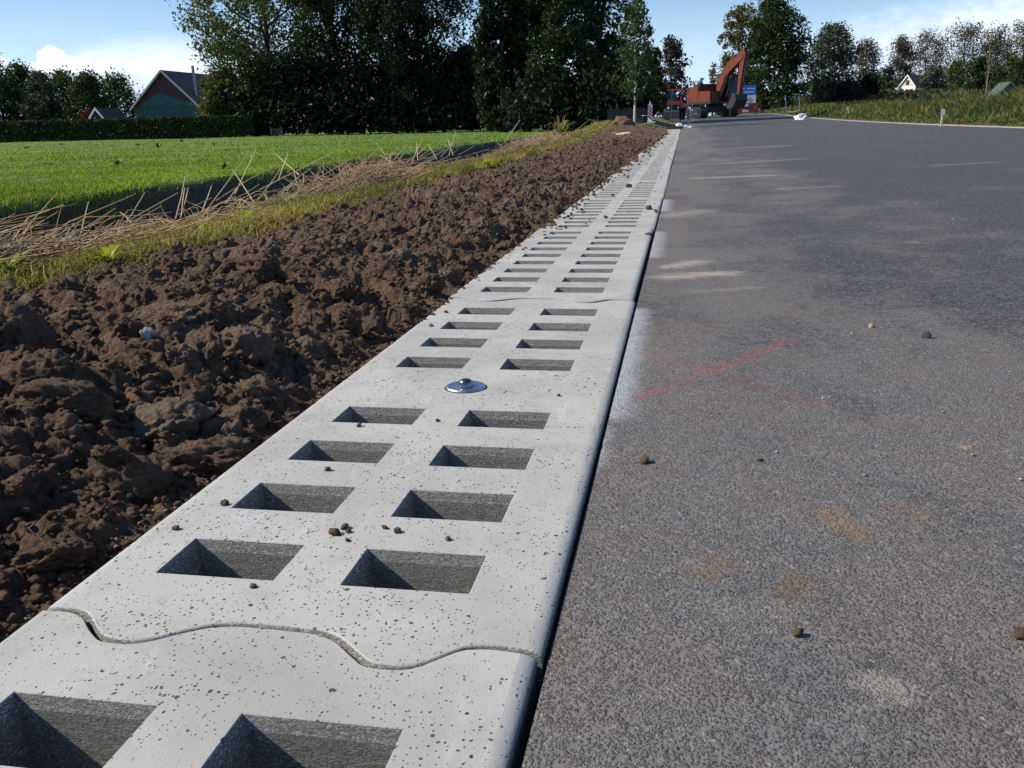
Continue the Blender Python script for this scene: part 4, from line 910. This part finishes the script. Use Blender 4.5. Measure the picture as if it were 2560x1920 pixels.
# caravan
cv = empty('caravan', (latx(2224, 182), 182, at(2224, 250, 182).z), R(-30))
body = [(-1.55, .5), (-1.62, .9), (-1.5, 1.9), (-1.2, 2.25), (1.3, 2.25), (1.55, 1.8), (1.6, .9), (1.5, .5)]
MB().prism(body, -1, 1).build('body', M_WHITE, cv)
for x0 in (-1.0, .3): MB().box(x0, x0+.75, -1.03, -1.003, 1.25, 1.8).build('window', M_GLASS, cv)
for s in (-1, 1): MB().lathe([(.0, -.08), (.3, -.08), (.33, -.03), (.33, .03), (.3, .08), (0, .08)], 16, M=Matrix.Translation((0, s*.85, .33)) @ Matrix.Rotation(R(90), 4, 'X')).build('wheel', M_BLACK, cv)
MB().tube([(1.5, 0, .5), (2.5, 0, .45)], .05, 6).build('drawbar', M_STEEL, cv)
tag(cv, 'white caravan parked left of the white house', 'caravan')
# dark slatted fence behind the young tree
fx0, fx1 = T(1310, 58), T(1400, 58); fe = empty('board_fence', (fx0, 58.5, .15)); M_FEN = plain('dark_fence_board', (.022, .024, .028), .8, 0, .3, 4.0)
nb = int((fx1-fx0)/.16)
for i in range(nb): MB().box(i*.16+.008, i*.16+.15, -.02, .02, 0, 1.15+.05*rng.normal()).build('board', M_FEN, fe)
for zz in (.25, .85): MB().box(0, nb*.16, .022, .06, zz, zz+.08).build('rail', M_FEN, fe)
tag(fe, 'dark upright board fence behind the slender young tree', 'fence')
# dark shed wall and low gate beside the hedge end
gt = empty('field_gate', (T(590, 76), 75.0, 0)); M_GATE = plain('grey_gate_wood', (.10, .09, .08), .8)
for i in range(4): MB().box(0, .8, -.02, .02, .15+i*.14, .21+i*.14).build('rail', M_GATE, gt)
for x0 in (-.07, .87): MB().box(x0-.05, x0+.05, -.05, .05, -.1, .75).build('post', M_GATE, gt)
gt.location.x = latx(680, 75.0)
tag(gt, 'low wooden field gate at the end of the hedge', 'gate')
os_ = empty('dark_outbuilding', (T(500, 90), 90, 0)); MB().box(-2.6, 2.6, 0, 4, -.1, 2.6).build('wall', M_FEN, os_); MB().box(-2.9, 2.9, -.3, 4.3, 2.604, 2.78).build('roof', plain('bitumen_roof', (.05, .05, .055), .8), os_)
MB().box(-.2, .9, -.04, -.004, 0, 2.0).build('door', M_GATE, os_); tag(os_, 'dark flat roofed outbuilding beside the barn', 'outbuilding')

# ------------------------------------------------------------------ excavator
M_ORG = plain('orange_red_paint', (.15, .033, .018), .5, 0, .2, 1.5); M_TRK = plain('track_steel', (.035, .032, .030), .6, .4, .3, 6.0); M_DGREY = plain('dark_machine_grey', (.03, .032, .035), .55)
M_CHR = plain('cylinder_chrome', (.7, .7, .72), .15, 1.0)
EX, EY = latx(1785, 82), 82.0; EZ = float(road_z(EX, EY))+.005
ex = empty('excavator', (EX, EY, EZ), R(180+33)); ex_u = R(-24)      # +Y is the machine's front, turned towards the camera
tag(ex, 'orange red tracked excavator standing across the far road', 'excavator')
U = Matrix.Rotation(ex_u, 4, 'Z')
# undercarriage, standing along the road
for s in (-1, 1):
    out = []
    for k in range(13): a = R(90+180*k/12); out.append((-1.65+.42*math.cos(a), .44+.42*math.sin(a)))
    for k in range(13): a = R(-90+180*k/12); out.append((1.65+.42*math.cos(a), .44+.42*math.sin(a)))
    tk = MB().prism([(p[0], p[1]) for p in out], s*1.2-.28, s*1.2+.28, 'x', U).build('track', M_TRK, ex)
    rl = MB()
    for k in range(6): rl.lathe([(0, -.3), (.17, -.3), (.17, .3), (0, .3)], 12, M=U @ Matrix.Translation((s*1.2, -1.35+.54*k, .25)) @ Matrix.Rotation(R(90), 4, 'Y'))
    rl.build('rollers', M_DGREY, tk)
    sh = MB()
    for k in range(18):
        yy = -1.7+k*.2; sh.box(s*1.2-.30, s*1.2+.30, yy, yy+.05, .862, .90, U); sh.box(s*1.2-.30, s*1.2+.30, yy, yy+.05, 0, .018, U)
    sh.build('track_shoes', M_TRK, tk)
MB().box(-.95, .95, -1.0, 1.0, .42, .85, U).build('undercarriage', M_DGREY, ex)
MB().lathe([(.7, .85), (.72, .9), (.72, 1.08), (.65, 1.1)], 24).build('turntable', M_DGREY, ex)
# upper structure (x right, y forward)
MB().box(-1.3, 1.3, -2.0, 1.3, 1.10, 1.28).build('deck', M_DGREY, ex)
cw = [(-1.3, -1.9), (-1.25, -2.25), (-.7, -2.62), (.7, -2.62), (1.25, -2.25), (1.3, -1.9)]
MB().prism(cw, 1.15, 2.35, 'z').build('counterweight', M_ORG, ex)
MB().box(-1.28, 1.28, -1.88, -.6, 1.285, 2.5).build('engine_housing', M_ORG, ex)
MB().box(-1.0, 1.0, -1.7, -.75, 2.504, 2.72).build('hood', M_DGREY, ex)
MB().tube([(.55, -1.25, 2.3), (.55, -1.25, 2.95), (.55, -1.4, 3.05)], .07, 8).build('exhaust', M_DARKS, ex)
MB().box(.35, 1.28, -.55, 1.15, 1.285, 2.1).build('side_locker', M_ORG, ex)
hb = MB()
for p, q_ in (((1.25, -1.8, 2.5), (1.25, -1.8, 2.95)), ((1.25, -.7, 2.5), (1.25, -.7, 2.95)), ((1.25, -1.8, 2.95), (1.25, -.7, 2.95)), ((1.25, -1.8, 2.6), (1.25, -.7, 2.6)), ((.2, -1.85, 2.5), (.2, -1.85, 2.9)), ((1.25, -1.85, 2.9), (.2, -1.85, 2.9))): hb.tube([p, q_], .022, 6)
hb.build('handrail', M_DGREY, ex)
# cab on the machine's left
cab = [(-.35, 1.285), (1.28, 1.285), (1.38, 1.9), (1.18, 3.02), (-.35, 3.05)]
cb_ = MB().prism(cab, -1.28, -.38, 'x').build('cab', M_ORG, ex)
MB().box(-1.22, -.44, -.28, 1.05, 3.055, 3.12).build('cab_roof', M_DGREY, ex)
MB().prism([(1.395, 1.95), (1.405, 1.9), (1.205, 2.98), (1.19, 2.97)], -1.2, -.46, 'x').build('windscreen', M_GLASS, cb_)
MB().prism([(.45, 1.9), (1.26, 1.9), (1.10, 2.9), (.45, 2.9)], -1.30, -1.284, 'x').build('side_window', M_GLASS, cb_)
MB().prism([(-.25, 2.0), (.35, 2.0), (.35, 2.9), (-.25, 2.9)], -1.30, -1.284, 'x').build('door_window', M_GLASS, cb_)
MB().prism([(-.25, 2.0), (1.15, 2.0), (1.02, 2.9), (-.25, 2.9)], -.376, -.36, 'x').build('side_window', M_GLASS, cb_)
# boom, stick, bucket in the machine's centre plane
bm_ = [(.35, 1.45), (.75, 1.35), (1.15, 2.3), (1.75, 3.25), (2.55, 3.72), (3.85, 4.40), (3.95, 4.72), (3.7, 4.86), (2.3, 4.35), (1.25, 3.75), (.75, 2.9)]
boom = MB().prism(bm_, -.20, .24, 'x').build('boom', M_ORG, ex)
MB().tube([(-.26, 1.2, 1.5), (-.26, 2.2, 3.35)], .085, 8).build('boom_cylinder', M_DGREY, boom); MB().tube([(.30, 1.2, 1.5), (.30, 2.2, 3.35)], .085, 8).build('boom_cylinder', M_DGREY, boom)
MB().tube([(.02, 1.55, 4.1), (.02, 2.7, 4.72)], .09, 8).build('stick_cylinder', M_DGREY, boom); MB().tube([(.02, 2.7, 4.72), (.02, 3.75, 5.05)], .05, 8).build('piston_rod', M_CHR, boom)
stk = [(3.55, 5.02), (3.95, 5.15), (4.15, 4.75), (3.55, 1.75), (3.3, 1.72), (3.45, 4.0)]
st = MB().prism(stk, -.15, .19, 'x').build('stick', M_ORG, ex)
MB().tube([(.02, 4.2, 4.3), (.02, 3.85, 2.6)], .07, 8).build('bucket_cylinder', M_DGREY, st)
bk = [(3.2, 1.85), (3.62, 1.72), (3.72, 1.3), (3.35, .75), (2.75, .62), (2.35, .85), (2.3, 1.0), (2.7, 1.05), (2.95, 1.35)]
bu = MB().prism(bk, -.55, .59, 'x').build('bucket', M_DGREY, ex)
for k in range(5): MB().box(-.5+k*.24, -.40+k*.24, 2.12, 2.36, .88, .95).build('tooth', M_TRK, bu)
MB().box(-.15, .15, -2.66, -2.63, 1.5, 1.75).build('rear_lamp_plate', M_WHITE, ex)
MB().box(.5, .62, -.1, .0, 3.0, 3.15).build('work_lamp', M_WHITE, ex)

# ------------------------------------------------------------------ small loader behind the worker
lx, ly = latx(1686, 80), 80.0; ld = empty('compact_loader', (lx, ly, float(road_z(0, 80))), R(-6)); tag(ld, 'dark compact loader with red canopy left of the excavator', 'loader')
MB().box(-.55, .55, -.9, 1.1, .45, 1.15).build('body', M_DGREY, ld); MB().box(-.5, .5, -1.0, -.2, 1.155, 1.45).build('engine_hood', plain('dull_red_paint', (.26, .04, .03), .5), ld)
for sx_ in (-.62, .62):
    for sy_ in (-.7, .8):
        wl = MB().lathe([(.2, -.14), (.38, -.14), (.44, -.08), (.44, .08), (.38, .14), (.2, .14)], 18, M=Matrix.Translation((sx_, sy_, .44)) @ Matrix.Rotation(R(90), 4, 'Y')).build('wheel', M_BLACK, ld)
        MB().lathe([(0, -.10), (.19, -.12), (.19, .12), (0, .10)], 12, M=Matrix.Translation((sx_, sy_, .44)) @ Matrix.Rotation(R(90), 4, 'Y')).build('rim', M_STEEL, wl)
for sx_ in (-.5, .5):
    for sy_ in (-.1, .8): MB().box(sx_-.04, sx_+.04, sy_-.04, sy_+.04, 1.15, 2.3).build('roof_post', plain('red_frame', (.32, .05, .04), .5), ld)
MB().box(-.62, .62, -.25, .95, 2.304, 2.4).build('canopy', plain('red_canopy', (.34, .06, .04), .5), ld)
MB().box(-.25, .25, .1, .5, 1.155, 1.3).build('seat', M_BLACK, ld); MB().box(-.25, .25, .45, .55, 1.305, 1.7).build('seat_back', M_BLACK, ld)
for sx_ in (-.4, .4): MB().box(sx_-.08, sx_+.08, -.93, -.904, .85, 1.0).build('headlamp', M_WHITE, ld)
MB().prism([(-.9, .1), (-1.5, .08), (-1.45, .6), (-1.0, .75)], -.75, .75, 'x').build('shovel', M_DGREY, ld)

# ------------------------------------------------------------------ signs and small works furniture
M_REDP = plain('red_reflective', (.36, .03, .05), .45, 0, .1); M_WREF = plain('white_reflective', (.66, .66, .70), .45, 0, .05)
def beacon(px, Y, label, z, H=.95, wd_=.24):
    root = empty('beacon_board', (latx(px, Y), Y, z)); h = wd_/2
    MB().box(-h, h, -.015, .015, .10, H).build('panel', M_WREF, root)
    n = 4
    for i in range(n):
        z0 = .13+(H-.32)*i/(n-.4); st_ = .11; tp = wd_*.8
        pts = [(-h+.015, z0+tp), (h-.015, z0), (h-.015, z0+st_), (-h+.015, z0+tp+st_)]
        pts = [(x_, min(z_, H-.015)) for x_, z_ in pts]
        MB().prism(pts, -.021, -.0165).build('stripe', M_REDP, root)
    MB().prism([(-h, H), (h, H), (h*.5, H+.05), (-h*.5, H+.05)], -.015, .015).build('panel_top', M_WREF, root)
    MB().tube([(0, 0, H+.05), (0, 0, H+.17)], .028, 10).build('lamp_stud', M_WHITE, root)
    MB().box(-.28, .28, -.2, .2, 0, .098).build('foot', M_WHITE, root)
    return tag(root, label, 'beacon board')
beacon(1625, 52, 'red and white striped beacon board beside the slender young tree', at(1625, 308, 52).z)
beacon(1720, 67, 'striped beacon board in front of the bending worker', float(road_z(0, 67)), .9)
# round sign seen from behind
rs = empty('round_road_sign', (latx(1678, 68), 68, at(1678, 299, 68).z)); MB().lathe([(0, -.012), (.31, -.012), (.32, 0), (.31, .012), (0, .012)], 32, M=Matrix.Translation((0, 0, 1.62)) @ Matrix.Rotation(R(90), 4, 'X')).build('disc', plain('sign_back_grey', (.11, .14, .18), .55, .3), rs)
MB().tube([(0, -.04, 0), (0, -.04, 1.98)], .035, 10).build('post', plain('pale_post', (.5, .5, .52), .5), rs); tag(rs, 'round grey back of a road sign on a pale post', 'road sign')
# project board: blue head with text lines, white lower field with two round emblems
pb = empty('project_board', (latx(1862, 112), 112, .80)); M_BLUE = plain('sign_blue', (.03, .16, .50), .5, 0, .06); M_LBL = plain('pale_blue_print', (.50, .62, .78), .5)
MB().box(-1.12, 1.12, -.03, .03, 1.05, 3.35).build('panel', M_WHITE, pb); MB().box(-1.12, 1.12, -.04, -.031, 2.30, 3.35).build('blue_field', M_BLUE, pb)
for x0, x1, z0 in ((-.95, -.15, 2.88), (.1, .95, 2.90), (-.95, -.35, 2.52), (-.2, .9, 2.52)): MB().box(x0, x1, -.046, -.041, z0, z0+.14).build('text_line', M_LBL, pb)
M_INK = plain('dark_print', (.10, .14, .2), .5)
for x0, z0 in ((-.55, 1.62), (.48, 1.74)):
    e_ = MB()
    e_.lathe([(.20, 0), (.27, 0)], 28, M=Matrix.Translation((x0, -.036, z0)) @ Matrix.Rotation(R(90), 4, 'X')); e_.box(x0-.11, x0+.11, -.037, -.035, z0-.04, z0+.05); e_.build('emblem', M_INK, pb)
MB().box(.2, .75, -.037, -.031, 1.30, 1.36).build('text_line', M_INK, pb)
for s in (-1.05, 1.05): MB().box(s-.05, s+.05, .031, .13, -.2, 3.3).build('post', M_STEEL, pb)
tag(pb, 'blue and white project board on posts beside the excavator', 'project board')
br = empty('road_barrier', (latx(1862, 100), 100, float(road_z(5.5, 100)))); M_DRED = plain('dark_red_board', (.22, .03, .03), .5)
for z0 in (.18, .72):
    bd = MB().box(-1.3, 1.3, -.02, .02, z0, z0+.42).build('board', M_DRED, br); MB().box(-.30, .30, -.026, -.021, z0+.1, z0+.32).build('white_plate', M_WREF, bd)
for s in (-1.0, 1.0): MB().box(s-.04, s+.04, .021, .08, 0, 1.25).build('post', M_STEEL, br); MB().box(s-.1, s+.1, -.3, .4, -.02, .06).build('foot', M_BLACK, br)
tag(br, 'dark red barrier with white plates below the project board', 'barrier')
# pale timber trestle
M_WOOD = plain('pale_timber', (.62, .52, .33), .7, 0, .2, 6.0); tr_ = empty('timber_trestle', (latx(1738, 68), 68, float(road_z(.5, 68))))
for s in (-.27, .27):
    for yy in (-.2, .2): MB().box(s-.035, s+.035, yy-.03, yy+.03, 0, .92).build('leg', M_WOOD, tr_)
for zz in (.42, .86):
    for yy in (-.24, .235): MB().box(-.32, .32, yy, yy+.02-.015, zz, zz+.07).build('rail', M_WOOD, tr_)
MB().box(-.34, .34, -.26, .26, .924, .97).build('top', M_WOOD, tr_); MB().box(-.2, .25, -.15, .15, .974, 1.15).build('load', M_ORG, tr_)
tag(tr_, 'pale timber trestle in front of the excavator', 'trestle')
# posts with sagging white tape
for px, lab in ((1966, 'left one of the two slim posts with white tape'), (2000, 'right one of the two slim posts with white tape')):
    p0 = at(px, 279, 82); p1 = at(px-3, 238, 82); MB().tube([p0, p1], .03, 8).build('slim_post', M_STEEL); o = bpy.context.scene.objects[-1] if False else COL.objects[-1]
    tag(o, lab, 'post')
a = at(1967, 277, 81.9); b_ = at(1999, 274, 81.9)
pts = [a.lerp(b_, t)+Vector((0, 0, -.13*4*t*(1-t))) for t in np.linspace(0, 1, 9)]
mb = MB()
for i in range(8): mb.add([pts[i]-Vector((0, 0, .04)), pts[i+1]-Vector((0, 0, .04)), pts[i+1]+Vector((0, 0, .04)), pts[i]+Vector((0, 0, .04))], [(0, 1, 2, 3)])
tag(mb.build('barrier_tape', M_WHITE), 'white tape sagging low between the two slim posts', 'tape')
# plastic bag at the kerb
def crumple(name, loc, s, mat, label, cat, seed, sub=3):
    bm = bmesh.new(); bmesh.ops.create_icosphere(bm, subdivisions=sub, radius=1)
    for v in bm.verts:
        p = v.co.copy(); v.co = p*(1+.45*mnoise.noise(p*1.6+Vector((seed, 0, 0)))+.22*abs(mnoise.noise(p*4+Vector((0, seed, 0))))); v.co.z = max(v.co.z, -.35)
    me = bpy.data.meshes.new(name); bm.to_mesh(me); bm.free(); finish(me, False); o = link(name, me, mat); o.location = loc; o.scale = s; return tag(o, label, cat)
p = at(2002, 299, 58); crumple('plastic_bag', (p.x, 58, float(road_z(7.6, 58))+.06), (.40, .3, .24), M_WHITE, 'crumpled white plastic bag lying by the kerb across the road', 'bag', 3)
# marker plate and stub in the bank
Y = 29.5; p = at(2355, 300, Y); mk = empty('marker_post', (p.x, Y, float(terrain(p.x, Y)))); MB().box(-.025, .025, -.025, .025, -.1, .42).build('stake', M_WOOD, mk); zp = at(2355, 288, Y).z-mk.location.z; MB().box(-.025, .025, -.025, .025, .424, zp+.15).build('stake_top', M_WOOD, mk); MB().prism([(-.055, zp), (.055, zp), (.055, zp+.15), (0, zp+.19), (-.055, zp+.15)], -.034, -.027).build('plate', M_WHITE, mk); tag(mk, 'small white marker plate on a stake in the weedy bank', 'marker')
Y = 40; p = at(2208, 300, Y); mb = MB().box(-.035, .035, -.035, .035, -.1, .30); o = mb.build('wooden_stub', M_BARK); o.location = (p.x, Y, float(terrain(p.x, Y))); tag(o, 'short dark wooden stub post at the kerb across the road', 'post')
Y = 60; p = at(2125, 285, Y); o = MB().box(-.04, .04, -.04, .04, -.1, .55).build('wooden_stub', M_WOOD); o.location = (p.x, Y, float(terrain(p.x, Y))); o.rotation_euler = (0, R(-18), 0); tag(o, 'pale leaning stub post in the weeds beyond the plastic bag', 'post')
# litter at the end of the slab row
Y = 45.2; z0 = float(zl(Y))+.012
o = MB().box(-.62, .12, -.12, .12, 0, .11).build('dark_board', plain('wet_board', (.09, .075, .075), .7, 0, .3, 5.0)); o.location = (-.02, Y, z0); tag(o, 'dark board laid across the end of the slab row', 'board')
for dx, s, lab in ((-.05, .13, 'white plastic lump on the dark board'), (.22, .11, 'white bag right of the dark board on the asphalt'), (.47, .09, 'smallest white lump on the asphalt beyond the slab row')): crumple('plastic_scrap', (dx, Y-.05, z0+(.15 if dx < .1 else .05)), (s*1.3, s, s*.8), M_WHITE, lab, 'plastic scrap', dx*9+5, 2)
# bucket, laths, heap beside the young tree
Y = 51; p = at(1612, 307, Y); bk_ = empty('bucket', (p.x, Y, p.z)); MB().lathe([(0, .0), (.12, .0), (.15, .36), (.16, .37), (.135, .35), (.11, .04), (0, .04)], 20).build('pail', plain('dark_green_plastic', (.02, .05, .035), .5), bk_); MB().lathe([(.15, .345), (.165, .355), (.165, .375), (.145, .375)], 20).build('rim', M_WREF, bk_); tag(bk_, 'dark green bucket with pale rim beside the striped beacon board', 'bucket')
M_LATH = plain('fresh_lath', (.62, .52, .33), .7, 0, .15, 5.0)
for i in range(6):
    Y = 31.5+i*.35; p = at(1545+i*4, 326, Y); o = MB().box(-.32, .32, -.02, .02, 0, .025).build('wooden_lath', M_LATH); o.location = (p.x+rng.normal(0, .05), Y, float(terrain(p.x, Y))+.05+.01*i); o.rotation_euler = (rng.normal(0, .05), rng.normal(0, .06), R(-20)+rng.normal(0, .3))
    tag(o, 'pale fresh wooden lath lying in the verge grass', 'lath', 'pale laths dropped in the verge')
p = at(1556, 312, 46); o = crumple('earth_heap', (p.x, 46, p.z), (.5, .4, .36), M_SOIL, 'small dark earth heap in the verge left of the young tree', 'heap', 8)

# ------------------------------------------------------------------ worker bending down beside the loader
wx_, wy_ = latx(1705, 69), 69.0; wp = empty('person', (wx_, wy_, float(road_z(0, 70))), R(80)); tag(wp, 'person in orange jacket and dark trousers bending down beside the trestle', 'person')
def skin(name, verts, edges, radii, mat, root_i=0, sub=1):
    bm = bmesh.new(); vs = [bm.verts.new(v) for v in verts]
    for a_, b2 in edges: bm.edges.new((vs[a_], vs[b2]))
    ly_ = bm.verts.layers.skin.verify(); bm.verts.ensure_lookup_table(); vs = list(bm.verts)
    for i, v in enumerate(vs): v[ly_].radius = (radii[i], radii[i]); v[ly_].use_root = (i == root_i)
    me = bpy.data.meshes.new(name); bm.to_mesh(me); bm.free(); o = link(name, me, mat, wp)
    o.modifiers.new('skin', 'SKIN').use_smooth_shade = True; m_ = o.modifiers.new('sub', 'SUBSURF'); m_.levels = sub; m_.render_levels = sub; return o
M_JKT = plain('hi_vis_orange', (.85, .17, .06), .7, 0, .1); M_TRS = plain('dark_trousers', (.02, .022, .03), .8); M_SKIN = plain('skin', (.45, .27, .19), .6); M_HAIR = plain('dark_hair', (.03, .02, .015), .7)
# facing +x, bent at the hips: pelvis, spine, neck, head, arms, legs
BV = [(0, 0, .92), (.18, 0, 1.10), (.38, 0, 1.18), (.48, 0, 1.17), (.58, 0, 1.16), (.36, .2, 1.14), (.42, .24, .86), (.55, .18, .66), (.61, .16, .59), (.36, -.2, 1.14), (.44, -.24, .86), (.56, -.16, .68), (.62, -.14, .61), (0, .11, .86), (.06, .12, .47), (-.03, .12, .09), (.12, .13, .04), (0, -.11, .86), (.02, -.12, .46), (-.08, -.12, .09), (.07, -.13, .04), (.67, 0, 1.13)]
BE = [(0, 1), (1, 2), (2, 3), (3, 4), (4, 21), (2, 5), (5, 6), (6, 7), (7, 8), (2, 9), (9, 10), (10, 11), (11, 12), (0, 13), (13, 14), (14, 15), (15, 16), (0, 17), (17, 18), (18, 19), (19, 20)]
BR_ = [.15, .15, .16, .06, .10, .075, .055, .04, .042, .075, .055, .04, .042, .11, .075, .05, .045, .11, .075, .05, .045, .09]
skin('body', BV, BE, BR_, M_SKIN)
skin('jacket', [(-.04, 0, .96), (.18, 0, 1.11), (.36, 0, 1.18), (.44, 0, 1.18), (.36, .2, 1.145), (.42, .24, .87), (.53, .185, .70), (.36, -.2, 1.145), (.44, -.24, .87), (.545, -.165, .71)], [(0, 1), (1, 2), (2, 3), (2, 4), (4, 5), (5, 6), (2, 7), (7, 8), (8, 9)], [.175, .175, .18, .10, .095, .072, .058, .095, .072, .058], M_JKT)
skin('trousers', [(0, 0, .91), (0, .11, .85), (.06, .12, .47), (-.03, .12, .10), (0, -.11, .85), (.02, -.12, .46), (-.08, -.12, .10)], [(0, 1), (1, 2), (2, 3), (0, 4), (4, 5), (5, 6)], [.165, .125, .09, .07, .125, .09, .07], M_TRS)
skin('hair', [(.60, 0, 1.20), (.67, 0, 1.19)], [(0, 1)], [.105, .085], M_HAIR)
